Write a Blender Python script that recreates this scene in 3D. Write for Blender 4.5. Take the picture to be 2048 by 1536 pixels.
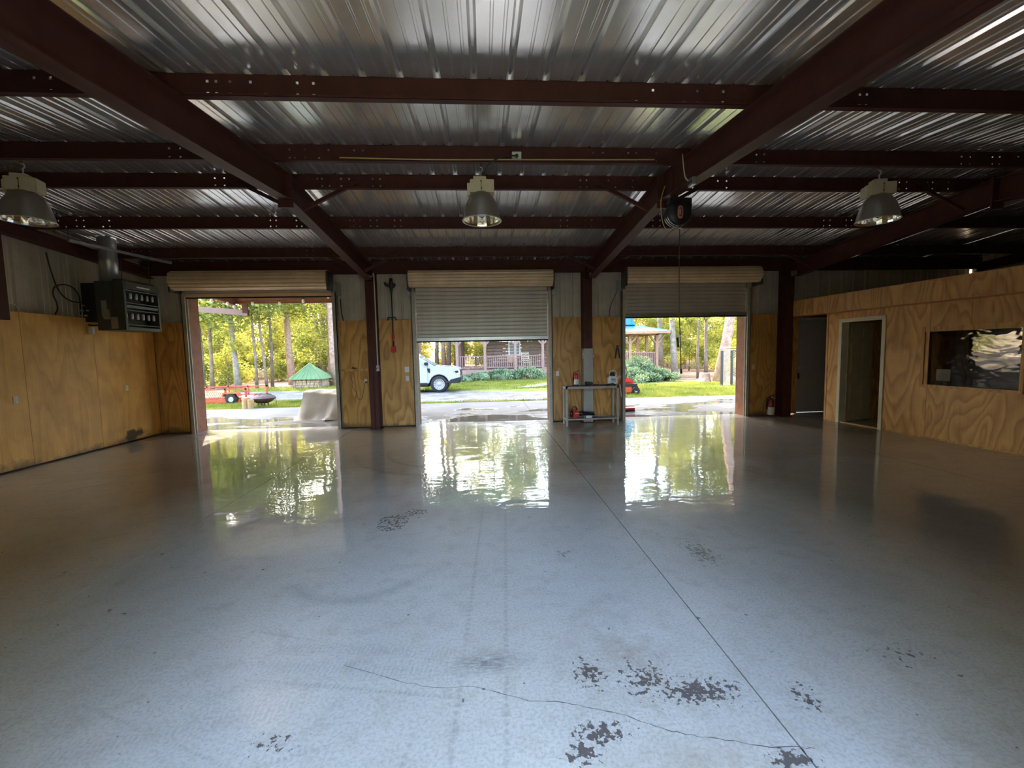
import bpy, bmesh, math, random
import numpy as np
from math import sin, cos, pi, radians, sqrt, atan2
from mathutils import Vector, Matrix
random.seed(7); RNG = np.random.default_rng(7)
SC = bpy.context.scene
COL = SC.collection
for _o in list(bpy.data.objects): bpy.data.objects.remove(_o)

# ------------------------------------------------------------------ camera
FPX, PITCH, YAW, ROLL, CAMH = 838.0, 0.0765, 0.0643, -0.0204, 1.664
_cy, _sy, _cp, _sp = cos(YAW), sin(YAW), cos(PITCH), sin(PITCH)
_fw = Vector((_sy*_cp, _cy*_cp, -_sp)); _rt = Vector((_cy, -_sy, 0)); _up = _rt.cross(_fw)
_r = cos(ROLL)*_rt + sin(ROLL)*_up; _u = -sin(ROLL)*_rt + cos(ROLL)*_up
CAMP = Vector((0, 0, CAMH))
cam = bpy.data.cameras.new('camera'); camo = bpy.data.objects.new('camera', cam); COL.objects.link(camo)
cam.sensor_width = 36; cam.lens = FPX/2048*36; cam.clip_start = 0.05; cam.clip_end = 600
camo.matrix_world = Matrix((( _r.x, _u.x, -_fw.x, 0), (_r.y, _u.y, -_fw.y, 0), (_r.z, _u.z, -_fw.z, CAMH), (0, 0, 0, 1)))
SC.camera = camo
def P(u, v, ax, val):
    """point of the photograph's pixel ray on the plane where axis ax = val"""
    d = (u-1024)/FPX*_r + (768-v)/FPX*_u + _fw
    return CAMP + d*((val-CAMP[ax])/d[ax])

# ------------------------------------------------------------------ world, sun, exposure
SC.view_settings.view_transform = 'Standard'; SC.view_settings.look = 'None'
SC.view_settings.gamma = 1.0; SC.view_settings.use_curve_mapping = False
SC.view_settings.exposure = 1.6
SUN_ELEV = radians(41); SUN_AZ = Vector((-0.50, 0.87, 0)).normalized()
world = bpy.data.worlds.new('world'); SC.world = world; world.use_nodes = True
wn = world.node_tree.nodes; wl = world.node_tree.links; wn.clear()
sky = wn.new('ShaderNodeTexSky'); sky.sky_type = 'NISHITA'; sky.sun_disc = False
sky.sun_elevation = SUN_ELEV; sky.sun_rotation = atan2(SUN_AZ.x, SUN_AZ.y); sky.dust_density = 3.0; sky.ozone_density = 1.0
bg = wn.new('ShaderNodeBackground'); bg.inputs[1].default_value = 1.0
wo = wn.new('ShaderNodeOutputWorld'); hz = wn.new('ShaderNodeHueSaturation'); hz.inputs['Saturation'].default_value = .95; wl.new(sky.outputs[0], hz.inputs['Color']); wl.new(hz.outputs[0], bg.inputs[0]); wl.new(bg.outputs[0], wo.inputs[0])
sl = bpy.data.lights.new('sun', 'SUN'); sl.energy = 3.9; sl.angle = radians(0.53); sl.color = (1.0, 0.88, 0.68)
so = bpy.data.objects.new('sun', sl); COL.objects.link(so)
so.rotation_euler = (SUN_AZ*cos(SUN_ELEV) + Vector((0, 0, sin(SUN_ELEV)))).to_track_quat('Z', 'Y').to_euler()
so.location = (0, 0, 30)
SC.cycles.diffuse_bounces = 6; SC.cycles.glossy_bounces = 5; SC.cycles.max_bounces = 12
SC.cycles.sample_clamp_indirect = 6.0

# ------------------------------------------------------------------ mesh helpers
class MB:
    """collects plain shapes; build() links them as ONE mesh object"""
    def __init__(s): s.v = []; s.f = []
    def add(s, vs, fs):
        n = len(s.v); s.v += [tuple(p) for p in vs]; s.f += [tuple(i+n for i in f) for f in fs]; return s
    def box(s, x0, x1, y0, y1, z0, z1, m=None):
        vs = [Vector((x, y, z)) for z in (z0, z1) for y in (y0, y1) for x in (x0, x1)]
        if m is not None: vs = [m @ p for p in vs]
        return s.add(vs, [(0,2,3,1),(4,5,7,6),(0,1,5,4),(2,6,7,3),(0,4,6,2),(1,3,7,5)])
    def bar(s, a, b, w, h, up=(0, 0, 1)):
        a = Vector(a); b = Vector(b); d = (b-a); L = d.length; d.normalize(); up = Vector(up)
        if abs(d.dot(up)) > .98: up = Vector((0, 1, 0))
        x = d.cross(up).normalized(); z = x.cross(d)
        m = Matrix(((x.x, d.x, z.x, a.x), (x.y, d.y, z.y, a.y), (x.z, d.z, z.z, a.z), (0, 0, 0, 1)))
        return s.box(-w/2, w/2, 0, L, -h/2, h/2, m)
    def cyl(s, a, b, r, r2=None, n=12, cap=True):
        return s.tube([a, b], [r, r if r2 is None else r2], n, cap)
    def tube(s, pts, r, n=8, cap=True):
        pts = [Vector(p) for p in pts]; k = len(pts)
        rs = r if isinstance(r, (list, tuple)) else [r]*k
        vs = []; ref = None
        for i, p in enumerate(pts):
            t = (pts[min(i+1, k-1)] - pts[max(i-1, 0)]).normalized()
            if ref is None:
                ref = t.cross(Vector((0, 0, 1)))
                if ref.length < .05: ref = t.cross(Vector((0, 1, 0)))
            ref = (ref - t*ref.dot(t)).normalized(); bn = t.cross(ref)
            vs += [p + rs[i]*(cos(2*pi*j/n)*ref + sin(2*pi*j/n)*bn) for j in range(n)]
        fs = [(i*n+j, i*n+(j+1) % n, (i+1)*n+(j+1) % n, (i+1)*n+j) for i in range(k-1) for j in range(n)]
        if cap: fs += [tuple(range(n-1, -1, -1)), tuple((k-1)*n+j for j in range(n))]
        return s.add(vs, fs)
    def lathe(s, prof, o=(0, 0, 0), n=24, axis='z'):
        o = Vector(o); vs = []
        for (r, h) in prof:
            for j in range(n):
                c, d = r*cos(2*pi*j/n), r*sin(2*pi*j/n)
                vs.append(o + (Vector((c, d, h)) if axis == 'z' else Vector((c, h, d)) if axis == 'y' else Vector((h, c, d))))
        fs = [(i*n+j, i*n+(j+1) % n, (i+1)*n+(j+1) % n, (i+1)*n+j) for i in range(len(prof)-1) for j in range(n)]
        return s.add(vs, fs)
    def prism(s, poly, d, o=(0, 0, 0), plane='xz'):
        """poly in a plane, extruded by d along the third axis"""
        o = Vector(o); n = len(poly)
        def q(a, b, c): return o + (Vector((a, c, b)) if plane == 'xz' else Vector((c, a, b)) if plane == 'yz' else Vector((a, b, c)))
        vs = [q(a, b, 0) for a, b in poly] + [q(a, b, d) for a, b in poly]
        return s.add(vs, [tuple(range(n-1, -1, -1)), tuple(range(n, 2*n))] + [(i, (i+1) % n, n+(i+1) % n, n+i) for i in range(n)])
    def grid(s, fn, nu, nv):
        vs = [fn(i/nu, j/nv) for j in range(nv+1) for i in range(nu+1)]
        return s.add(vs, [(j*(nu+1)+i, j*(nu+1)+i+1, (j+1)*(nu+1)+i+1, (j+1)*(nu+1)+i) for j in range(nv) for i in range(nu)])
    def ball(s, c, r, n=10, m=6, sz=1.0):
        return s.lathe([(max(1e-4, r*sin(pi*k/m)), -r*sz*cos(pi*k/m)) for k in range(m+1)], c, n)
    def mesh(s, name, smooth=False, bevel=0):
        me = bpy.data.meshes.new(name); me.from_pydata(s.v, [], s.f); me.update()
        bm = bmesh.new(); bm.from_mesh(me)
        bmesh.ops.recalc_face_normals(bm, faces=bm.faces)
        if bevel:
            ed = [e for e in bm.edges if len(e.link_faces) == 2 and e.calc_face_angle(0) > .6]
            bmesh.ops.bevel(bm, geom=ed, offset=bevel, segments=2, affect='EDGES', clamp_overlap=True)
        bm.to_mesh(me); bm.free()
        if smooth: me.shade_smooth() if hasattr(me, 'shade_smooth') else None
        return me
    def build(s, name, mat, parent=None, smooth=False, bevel=0, kind=None, label=None):
        me = s.mesh(name, smooth, bevel)
        return link(name, me, mat, parent, kind, label)
def link(name, me, mat, parent=None, kind=None, label=None):
    if mat is not None and not me.materials:
        me.materials.append(mat)
    o = bpy.data.objects.new(name, me); COL.objects.link(o)
    if parent is not None: o.parent = parent
    if kind: o['kind'] = kind
    if label: o['label'] = label
    return o
def smooth_angle(o, ang=40):
    me = o.data; me.shade_smooth()
    bm = bmesh.new(); bm.from_mesh(me)
    for e in bm.edges:
        if len(e.link_faces) == 2 and e.calc_face_angle(0) > radians(ang): e.smooth = False
    bm.to_mesh(me); bm.free(); return o
def thing(name, label, cat, loc=(0, 0, 0), rz=0, group=None):
    o = bpy.data.objects.new(name, None); COL.objects.link(o); o.location = loc; o.rotation_euler = (0, 0, rz)
    o.empty_display_size = .1; o['label'] = label; o['category'] = cat
    if group: o['group'] = group
    return o
def tag(o, label, cat, group=None):
    o['label'] = label; o['category'] = cat
    if group: o['group'] = group
    return o
def struct(name, loc=(0, 0, 0), rz=0):
    o = bpy.data.objects.new(name, None); COL.objects.link(o); o.location = loc; o.rotation_euler = (0, 0, rz)
    o.empty_display_size = .1; o['kind'] = 'structure'; return o
def dup(root, loc, rz=0, label=None, scale=None):
    r = root.copy(); COL.objects.link(r); r.location = loc; r.rotation_euler = (0, 0, rz)
    if scale: r.scale = scale
    if label: r['label'] = label
    for ch in list(root.children):
        c = ch.copy(); COL.objects.link(c); c.parent = r
        for g in ch.children:
            d = g.copy(); COL.objects.link(d); d.parent = c
    return r

# ------------------------------------------------------------------ materials
class NT:
    def __init__(s, name):
        s.m = bpy.data.materials.new(name); s.m.use_nodes = True; s.t = s.m.node_tree; s.n = s.t.nodes
        s.b = s.n['Principled BSDF']; s.out = s.n['Material Output']
    def new(s, t, **k):
        x = s.n.new('ShaderNode'+t)
        for a, v in k.items(): setattr(x, a, v)
        return x
    def L(s, a, b): s.t.links.new(a, b)
    def setv(s, sock, v):
        if hasattr(v, 'is_output') or isinstance(v, bpy.types.NodeSocket): s.L(v, sock)
        else: sock.default_value = v
    def math(s, op, a, b=0.0, c=None, clamp=False):
        x = s.new('Math', operation=op, use_clamp=clamp); s.setv(x.inputs[0], a); s.setv(x.inputs[1], b)
        if c is not None: s.setv(x.inputs[2], c)
        return x.outputs[0]
    def coord(s, kind='Object'): return s.new('TexCoord').outputs[kind]
    def mapping(s, vec, scale=(1, 1, 1), loc=(0, 0, 0), rot=(0, 0, 0)):
        x = s.new('Mapping'); s.L(vec, x.inputs[0]); x.inputs['Scale'].default_value = scale
        x.inputs['Location'].default_value = loc; x.inputs['Rotation'].default_value = rot; return x.outputs[0]
    def noise(s, vec, scale, detail=3, rough=.5, dist=0.0):
        x = s.new('TexNoise'); s.L(vec, x.inputs['Vector']); x.inputs['Scale'].default_value = scale
        x.inputs['Detail'].default_value = detail; x.inputs['Roughness'].default_value = rough; x.inputs['Distortion'].default_value = dist
        return x.outputs[0]
    def ramp(s, fac, stops, interp='LINEAR'):
        x = s.new('ValToRGB'); s.L(fac, x.inputs[0]); cr = x.color_ramp; cr.interpolation = interp
        while len(cr.elements) < len(stops): cr.elements.new(.5)
        for e, (p, c) in zip(cr.elements, stops):
            e.position = p; e.color = (c, c, c, 1) if not hasattr(c, '__len__') else (*c, 1)
        return x.outputs[0]
    def mix(s, fac, a, b, mode='MIX'):
        x = s.new('MixRGB', blend_type=mode); s.setv(x.inputs[0], fac)
        for i, v in ((1, a), (2, b)):
            s.setv(x.inputs[i], (*v, 1) if isinstance(v, (tuple, list)) and len(v) == 3 else v)
        return x.outputs[0]
    def bump(s, h, strength=.3, dist=.01, normal=None):
        x = s.new('Bump'); s.L(h, x.inputs['Height']); x.inputs['Strength'].default_value = strength; x.inputs['Distance'].default_value = dist
        if normal is not None: s.L(normal, x.inputs['Normal'])
        return x.outputs[0]
    def rand(s): return s.new('ObjectInfo').outputs['Random']
    def set(s, base=None, rough=None, metal=None, normal=None, **k):
        for nm, v in (('Base Color', base), ('Roughness', rough), ('Metallic', metal), ('Normal', normal)):
            if v is None: continue
            if isinstance(v, (tuple, list)): v = (*v, 1)
            s.setv(s.b.inputs[nm], v)
        for nm, v in k.items(): s.setv(s.b.inputs[nm.replace('_', ' ')], v)
        return s.m
def plain(name, c, rough=.5, metal=0.0, var=.12, scale=6, bump=0.0, rvar=0.0, **k):
    n = NT(name); co = n.coord(); f = n.noise(co, scale, 4, .6)
    lo = tuple(max(0, x*(1-var)) for x in c); hi = tuple(min(1, x*(1+var)) for x in c)
    base = n.ramp(f, [(.3, lo), (.7, hi)])
    if rvar:
        base = n.mix(1.0, base, n.ramp(n.rand(), [(0, 1-rvar), (1, 1+rvar)]), 'MULTIPLY')
    nm = n.bump(n.noise(co, scale*8, 3), bump, .004) if bump else None
    return n.set(base, rough, metal, nm, **k)
def blob(n, x, y, c, rx, ry):
    ex = n.math('DIVIDE', n.math('SUBTRACT', x, c[0]), rx); ey = n.math('DIVIDE', n.math('SUBTRACT', y, c[1]), ry)
    d = n.math('SQRT', n.math('ADD', n.math('MULTIPLY', ex, ex), n.math('MULTIPLY', ey, ey)))
    return n.math('SUBTRACT', 1.0, d, clamp=True)
def plywood(name, dark, mid, light, freq=13, contrast=1.0, rough=.5, grime=False):
    n = NT(name); co = n.coord(); r = n.rand()
    off = n.new('CombineXYZ'); n.L(n.math('MULTIPLY', r, 37.0), off.inputs[0]); n.L(n.math('MULTIPLY', r, 91.0), off.inputs[2])
    va = n.new('VectorMath', operation='ADD'); n.L(co, va.inputs[0]); n.L(off.outputs[0], va.inputs[1])
    v = va.outputs[0]
    big = n.noise(n.mapping(v, (1.5, 1.5, .38)), 1.0, 2, .45, .25)
    rings = n.math('FRACT', n.math('MULTIPLY', big, freq))
    rings = n.ramp(rings, [(0, .15), (.45, .75), (.8, 1.0), (1, .15)])
    fine = n.noise(n.mapping(v, (40, 40, 1.6)), 1.0, 3, .6)
    f = n.math('ADD', n.math('MULTIPLY', rings, .55*contrast), n.math('MULTIPLY', fine, .55))
    base = n.ramp(f, [(.2, dark), (.5, mid), (.8, light)])
    blot = n.noise(v, 2.2, 3, .6)
    base = n.mix(1.0, base, n.ramp(blot, [(.3, .82), (.7, 1.12)]), 'MULTIPLY')
    base = n.mix(1.0, base, n.ramp(r, [(0, .88), (1, 1.1)]), 'MULTIPLY')
    if grime == 2:      # one burnt black blotch low on the wall near the corner
        sq = n.new('SeparateXYZ'); n.L(co, sq.inputs[0])
        bl = n.math('ADD', blob(n, sq.outputs[1], sq.outputs[2], (9.02, .13), .42, .20), n.math('MULTIPLY', n.math('SUBTRACT', n.noise(co, 5, 4, .6), .5), 1.5))
        base = n.mix(n.ramp(bl, [(.38, 0), (.62, .9)]), base, (.025, .018, .012))
    if grime:      # splash dirt and mould with its own ragged outline along the foot of the sheet
        sz = n.new('SeparateXYZ'); n.L(co, sz.inputs[0])
        g = n.math('SUBTRACT', n.math('MULTIPLY', n.noise(co, 2.4, 4, .7), .42), sz.outputs[2])
        base = n.mix(n.ramp(g, [(.08, 0), (.19, .75)]), base, (.06, .035, .018))
    return n.set(base, rough, 0.0, n.bump(fine, .12, .002))

M = {}
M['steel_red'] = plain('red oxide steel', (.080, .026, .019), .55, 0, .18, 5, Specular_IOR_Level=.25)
M['steel_red_lit'] = plain('bounce lit red steel', (.22, .085, .045), .55, 0, .2, 7, Specular_IOR_Level=.3)  # steel_red made lighter, bounced sunlight put into the colour
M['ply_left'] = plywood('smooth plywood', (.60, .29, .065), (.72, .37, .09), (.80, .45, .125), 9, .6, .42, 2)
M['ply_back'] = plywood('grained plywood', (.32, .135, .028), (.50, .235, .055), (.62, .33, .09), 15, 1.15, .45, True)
M['ply_office'] = plywood('knotty plywood', (.32, .135, .03), (.52, .25, .065), (.64, .34, .10), 17, 1.0, .5)
M['siding'] = plain('off white metal siding', (.64, .56, .45), .42, .15, .1, 3, rvar=.05)
M['galv'] = plain('galvanised steel', (.46, .47, .47), .38, .75, .15, 9)
M['drum'] = plain('tan door coil', (.80, .60, .37), .42, .1, .12, 3)
M['slat'] = plain('grey green door slats', (.56, .505, .425), .42, .15, .1, 4)
M['black'] = plain('black plastic', (.012, .012, .013), .4, 0, .2, 10)
M['rubber'] = plain('black rubber', (.016, .016, .016), .75, 0, .2, 20)
M['chrome'] = plain('chrome', (.7, .7, .7), .2, 1, .05)
M['cream'] = plain('cream enamel', (.62, .54, .36), .5, 0, .1, 8)
M['white'] = plain('white paint', (.78, .77, .72), .45, 0, .06, 5)
M['casing'] = plain('ivory door casing', (.66, .58, .42), .45, 0, .08, 5)
M['doorleaf'] = plain('cream door leaf', (.60, .48, .29), .5, 0, .1, 4)
M['greydoor'] = plain('grey steel door', (.26, .26, .28), .5, 0, .08, 3)
M['red'] = plain('red paint', (.55, .02, .015), .35, 0, .12, 6)
M['shaded_red'] = plain('shaded red paint', (.20, .012, .012), .4, 0, .1, 6)  # red paint with the dim corner's shade put into its colour
M['orange'] = plain('orange red paint', (.55, .075, .025), .4, 0, .12, 6)
M['benchgrey'] = plain('grey green bench paint', (.40, .365, .295), .5, .1, .15, 7)
M['colgrey'] = plain('grey column paint', (.42, .39, .33), .55, 0, .12, 5)
M['heater'] = plain('dark olive enamel', (.055, .055, .042), .45, 0, .18, 6)
M['heater_dark'] = plain('black heater inside', (.010, .010, .009), .6, 0, .2, 6)
M['beige'] = plain('beige plastic', (.66, .56, .40), .5, 0, .06)
M['yellow'] = plain('yellow wire', (.55, .42, .12), .5, 0, .06)
M['cord'] = plain('dark brown cord', (.06, .03, .022), .5, 0, .1)
M['paper'] = plain('white label', (.7, .68, .6), .6, 0, .1, 30)
M['cabinwood'] = plain('brown stained logs', (.20, .125, .105), .6, 0, .2, 3, .2, .12)
M['porchwood'] = plain('rose brown porch paint', (.30, .175, .145), .6, 0, .15, 4)
M['gazebowood'] = plain('tan brown timber', (.40, .235, .15), .6, 0, .18, 4)
M['teal'] = plain('turquoise metal roof', (.06, .26, .33), .5, 0, .1, 3, Specular_IOR_Level=.3)
M['cabinroof'] = plain('weathered teal roof', (.10, .17, .19), .6, .1, .12, 3)
M['greenroof'] = plain('green metal roof', (.15, .24, .11), .6, 0, .12, 3, Specular_IOR_Level=.2)
M['stone'] = plain('orange stone', (.42, .28, .18), .8, 0, .45, 7, .4)
M['logend'] = plain('cut firewood', (.42, .27, .12), .7, 0, .25, 9)
M['bark'] = plain('brown bark', (.20, .145, .11), .9, 0, .45, 5, .8, .2)
M['pinebark'] = plain('red pine bark', (.36, .225, .165), .9, 0, .4, 7, .9)
M['greybark'] = plain('grey bark', (.27, .225, .19), .9, 0, .4, 6, .8)
M['trailer'] = plain('faded red trailer paint', (.42, .06, .04), .5, 0, .2, 6)
M['canvas'] = plain('cream canvas', (.46, .385, .29), .8, 0, .12, 4, .3)
M['iron'] = plain('rusty black iron', (.07, .045, .038), .6, .3, .35, 12)
M['carpaint'] = plain('white car paint', (.44, .46, .48), .22, 0, .02, 2, Coat_Weight=.6)
M['rimgrey'] = plain('silver grey rim', (.40, .40, .39), .4, 0, .06)
M['pole'] = plain('black pole', (.03, .025, .025), .5, 0, .2)
M['gravel_dark'] = plain('concrete', (.44, .43, .41), .6, 0, .12, 4)
def glass(name, tint=(.85, .9, .88), rough=.0):
    n = NT(name); return n.set(tint, rough, 0, None, Transmission_Weight=1.0, IOR=1.45)
M['glass'] = glass('clear glass')
n = NT('dark car glass'); M['carglass'] = n.set((.25, .30, .28), .03, 0, None)
n = NT('lamp reflector'); M['reflector'] = n.set((.86, .84, .78), .16, 1.0, n.bump(n.noise(n.coord(), 14, 2), .5, .01))
n = NT('brushed lamp shade'); M['shade'] = n.set((.30, .265, .225), n.ramp(n.noise(n.coord(), 6, 3), [(.3, .3), (.7, .42)]), .55)
# roof sheet: galvalume, satin metal with dirt film
n = NT('galvalume roof sheet'); co = n.coord(); r = n.rand()
f = n.noise(n.mapping(co, (3, .5, 3)), 1.5, 4, .6)
base = n.mix(1.0, n.ramp(f, [(.3, (.78, .765, .74)), (.7, (.90, .88, .845))]), n.ramp(r, [(0, .9), (1, 1.08)]), 'MULTIPLY')
M['roof'] = n.set(base, n.ramp(n.noise(co, 9, 4, .7), [(.3, .16), (.7, .26)]), .74)
# office pane: slightly wavy acrylic, reflects the doors
n = NT('wavy acrylic pane'); co = n.coord()
M['pane'] = n.set((.9, .9, .88), .02, 0, n.bump(n.noise(n.mapping(co, (1, 1, 2.2)), 2.6, 2, .5, .4), .13, .03), Transmission_Weight=1.0, IOR=1.5)

# --- floor: worn grey painted concrete under a glossy wet film
def line_mask(n, x, y, a, b, w):
    """1 inside a strip of half width w round the segment a-b"""
    (ax, ay), (bx, by) = a, b; dx, dy = bx-ax, by-ay; L = sqrt(dx*dx+dy*dy); dx /= L; dy /= L
    px = n.math('SUBTRACT', x, ax); py = n.math('SUBTRACT', y, ay)
    t = n.math('ADD', n.math('MULTIPLY', px, dx), n.math('MULTIPLY', py, dy))
    d = n.math('ABSOLUTE', n.math('SUBTRACT', n.math('MULTIPLY', px, dy), n.math('MULTIPLY', py, dx)))
    e = n.math('SUBTRACT', 1.0, n.math('DIVIDE', d, w), clamp=True)
    ins = n.math('MULTIPLY', n.math('GREATER_THAN', t, 0.0), n.math('LESS_THAN', t, L))
    return n.math('MULTIPLY', e, ins), t
def arc_mask(n, x, y, c, r, w, a0, a1):
    px = n.math('SUBTRACT', x, c[0]); py = n.math('SUBTRACT', y, c[1])
    d = n.math('SQRT', n.math('ADD', n.math('MULTIPLY', px, px), n.math('MULTIPLY', py, py)))
    ang = n.math('ARCTAN2', py, px)
    e = n.math('SUBTRACT', 1.0, n.math('DIVIDE', n.math('ABSOLUTE', n.math('SUBTRACT', d, r)), w), clamp=True)
    return n.math('MULTIPLY', e, n.math('MULTIPLY', n.math('GREATER_THAN', ang, a0), n.math('LESS_THAN', ang, a1))), ang, d
n = NT('worn painted concrete floor'); co = n.coord(); sx = n.new('SeparateXYZ'); n.L(co, sx.inputs[0]); X, Y = sx.outputs[0], sx.outputs[1]
cl = n.noise(co, .9, 5, .6); sp = n.noise(co, 7, 4, .65); fi = n.noise(co, 60, 3, .7)
base = n.ramp(cl, [(.3, (.53, .52, .49)), (.7, (.64, .63, .60))])
base = n.mix(n.ramp(sp, [(.5, 0), (.72, .45)]), base, (.40, .37, .31))
base = n.mix(n.ramp(fi, [(.36, .38), (.56, 0)]), base, (.25, .245, .235))
# brown weathered zones
bw = n.math('ADD', blob(n, X, Y, (.75, 2.2), .45, .55), blob(n, X, Y, (.9, 1.45), .6, .35))
bw = n.math('MULTIPLY', bw, n.ramp(n.noise(co, 5, 4, .7), [(.4, 0), (.65, 1)]), clamp=True)
base = n.mix(n.math('MULTIPLY', bw, .6), base, (.33, .26, .18))
# peeled paint: dark flecks in patches
pe = None
for c, rx, ry, s in [((1.0, 1.86), .34, .13, 1.0), ((.78, 1.95), .22, .2, .8), ((.5, 2.02), .13, .16, .9), ((.46, 1.68), .2, .1, 1.0), ((1.48, 1.78), .1, .14, .8),
                     ((1.72, 3.2), .2, .38, .8), ((.37, 1.6), .13, .08, 1.0), ((1.2, 1.5), .16, .08, 1.0), ((2.2, 2.0), .3, .12, .55), ((-.95, 1.75), .18, .08, .6), ((-.88, 4.25), .12, .2, .6), ((.6, 3.3), .1, .14, .6)]:
    b = n.math('MULTIPLY', blob(n, X, Y, c, rx, ry), s)
    pe = b if pe is None else n.math('MAXIMUM', pe, b)
fl = n.noise(n.mapping(co, (1, 1.0, 1)), 34, 4, .62)
pm = n.math('GREATER_THAN', n.math('ADD', fl, n.math('MULTIPLY', pe, .30)), .69)
pm = n.math('MULTIPLY', pm, n.math('GREATER_THAN', pe, .02))
few = n.math('GREATER_THAN', n.noise(co, 16, 2, .5), .745)
base = n.mix(n.math('MAXIMUM', pm, n.math('MULTIPLY', few, .8)), base, (.115, .10, .095))
# tyre tracks: rows of tread dots along straight and curved lines
def tread(n, t, freq): return n.ramp(n.math('FRACT', n.math('MULTIPLY', t, freq)), [(0, 1), (.5, .9), (.62, .25), (1, .25)])
tr = None
for a, b, w, s in [((-.06, 4.3), (-.20, 1.2), .022, .26), ((.19, 4.5), (.03, 1.2), .02, .26), ((-.35, 1.75), (-.45, 1.2), .02, .2)]:
    mk, t = line_mask(n, X, Y, a, b, w); mk = n.math('MULTIPLY', n.math('MULTIPLY', mk, tread(n, t, 22)), s)
    tr = mk if tr is None else n.math('MAXIMUM', tr, mk)
for a, b, w, s in [((-1.4, 2.52), (-.2, 2.15), .014, .22), ((-1.2, 2.12), (-.2, 1.93), .02, .22), ((-2.0, 2.05), (-1.0, 1.62), .018, .16), ((-1.5, 1.5), (-.7, 1.72), .02, .2), ((-1.25, 2.38), (.0, 2.2), .08, .16), ((-1.2, 2.22), (-.1, 2.08), .09, .16), ((-1.9, 1.75), (-.9, 1.95), .10, .12), ((-.7, 2.9), (-.3, 3.25), .09, .2)]:
    mk, t = line_mask(n, X, Y, a, b, w); mk = n.math('MULTIPLY', n.math('MULTIPLY', mk, tread(n, t, 40)), s); tr = n.math('MAXIMUM', tr, mk)
sk = n.math('MULTIPLY', blob(n, X, Y, (-.03, 2.14), .30, .115), n.ramp(n.noise(n.mapping(co, (4, 22, 1)), 4, 4, .7), [(.35, 0), (.6, 1)]))
tr = n.math('MAXIMUM', tr, n.math('MULTIPLY', sk, .85))
for c, r, w, a0, a1, s in [((-.5, 7.2), 1.15, .07, -3.2, -.2, .35), ((-.6, 7.3), 1.6, .07, -3.0, -.4, .28), ((2.4, 5.2), .55, .05, -2.8, 3.1, .25), ((-1.0, 3.3), .5, .09, -2.6, -.6, .22)]:
    mk, ang, d = arc_mask(n, X, Y, c, r, w, a0, a1); tr = n.math('MAXIMUM', tr, n.math('MULTIPLY', mk, s))
blk = n.math('GREATER_THAN', n.noise(n.mapping(co, (1.5, 1, 1)), 26, 1, .4), .53)
pr = n.math('MAXIMUM', blob(n, X, Y, (-.95, 4.12), .16, .22), blob(n, X, Y, (-.76, 4.36), .12, .1))
tr = n.math('MAXIMUM', tr, n.math('MULTIPLY', n.math('MULTIPLY', n.math('GREATER_THAN', pr, .05), blk), .85))
base = n.mix(n.math('MINIMUM', tr, .9), base, (.10, .095, .10))
# wet film: rougher where dry, mirror-like towards the doors
wet = n.ramp(n.noise(co, 1.1, 4, .6), [(.35, 0), (.65, 1)])
rough = n.math('ADD', .012, n.math('MULTIPLY', wet, .022))
rough = n.math('ADD', rough, n.math('MULTIPLY', n.ramp(sp, [(.5, 0), (.75, 1)]), .015))
rough = n.math('ADD', rough, n.math('MULTIPLY', pm, .3))
near = n.new('MapRange'); n.L(Y, near.inputs[0]); near.inputs[1].default_value = 4.6; near.inputs[2].default_value = 2.8
near.inputs[3].default_value = 0.0; near.inputs[4].default_value = .12
rough = n.math('ADD', rough, near.outputs[0])
hgt = n.math('ADD', n.math('MULTIPLY', n.noise(n.mapping(co, (.8, 1.6, 1)), 1.7, 2, .5, .6), 1.0), n.math('MULTIPLY', n.noise(n.mapping(co, (.8, 2.0, 1)), 4.2, 2, .5, .5), .20))
nm = n.bump(hgt, .17, .03)
damp_shade = n.math('ADD', n.math('MULTIPLY', n.math('SUBTRACT', Y, 3.9), .42), n.math('MULTIPLY', n.math('SUBTRACT', cl, .5), 2.2), clamp=True)  # wet darkening, with the fading front daylight painted in
side_shade = n.math('SUBTRACT', n.math('ADD', n.math('ABSOLUTE', X), n.math('MULTIPLY', n.math('SUBTRACT', cl, .5), 1.5)), 3.0, clamp=True)  # painted shade along both sides of the floor
damp_shade = n.math('MAXIMUM', damp_shade, n.math('MULTIPLY', side_shade, .8))
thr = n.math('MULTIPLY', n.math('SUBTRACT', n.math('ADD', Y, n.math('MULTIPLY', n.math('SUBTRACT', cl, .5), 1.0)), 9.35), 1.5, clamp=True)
damp_shade = n.math('MULTIPLY', damp_shade, n.math('SUBTRACT', 1.0, n.math('MULTIPLY', thr, .85)))
base = n.mix(n.math('MULTIPLY', damp_shade, .95), base, n.mix(1.0, base, (.42, .37, .31), 'MULTIPLY'))
M['floor'] = n.set(base, .5, 0, n.bump(fi, .08, .002), Specular_IOR_Level=.3, Coat_Weight=1.0, Coat_Roughness=rough, Coat_IOR=1.7, Coat_Normal=nm)

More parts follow.
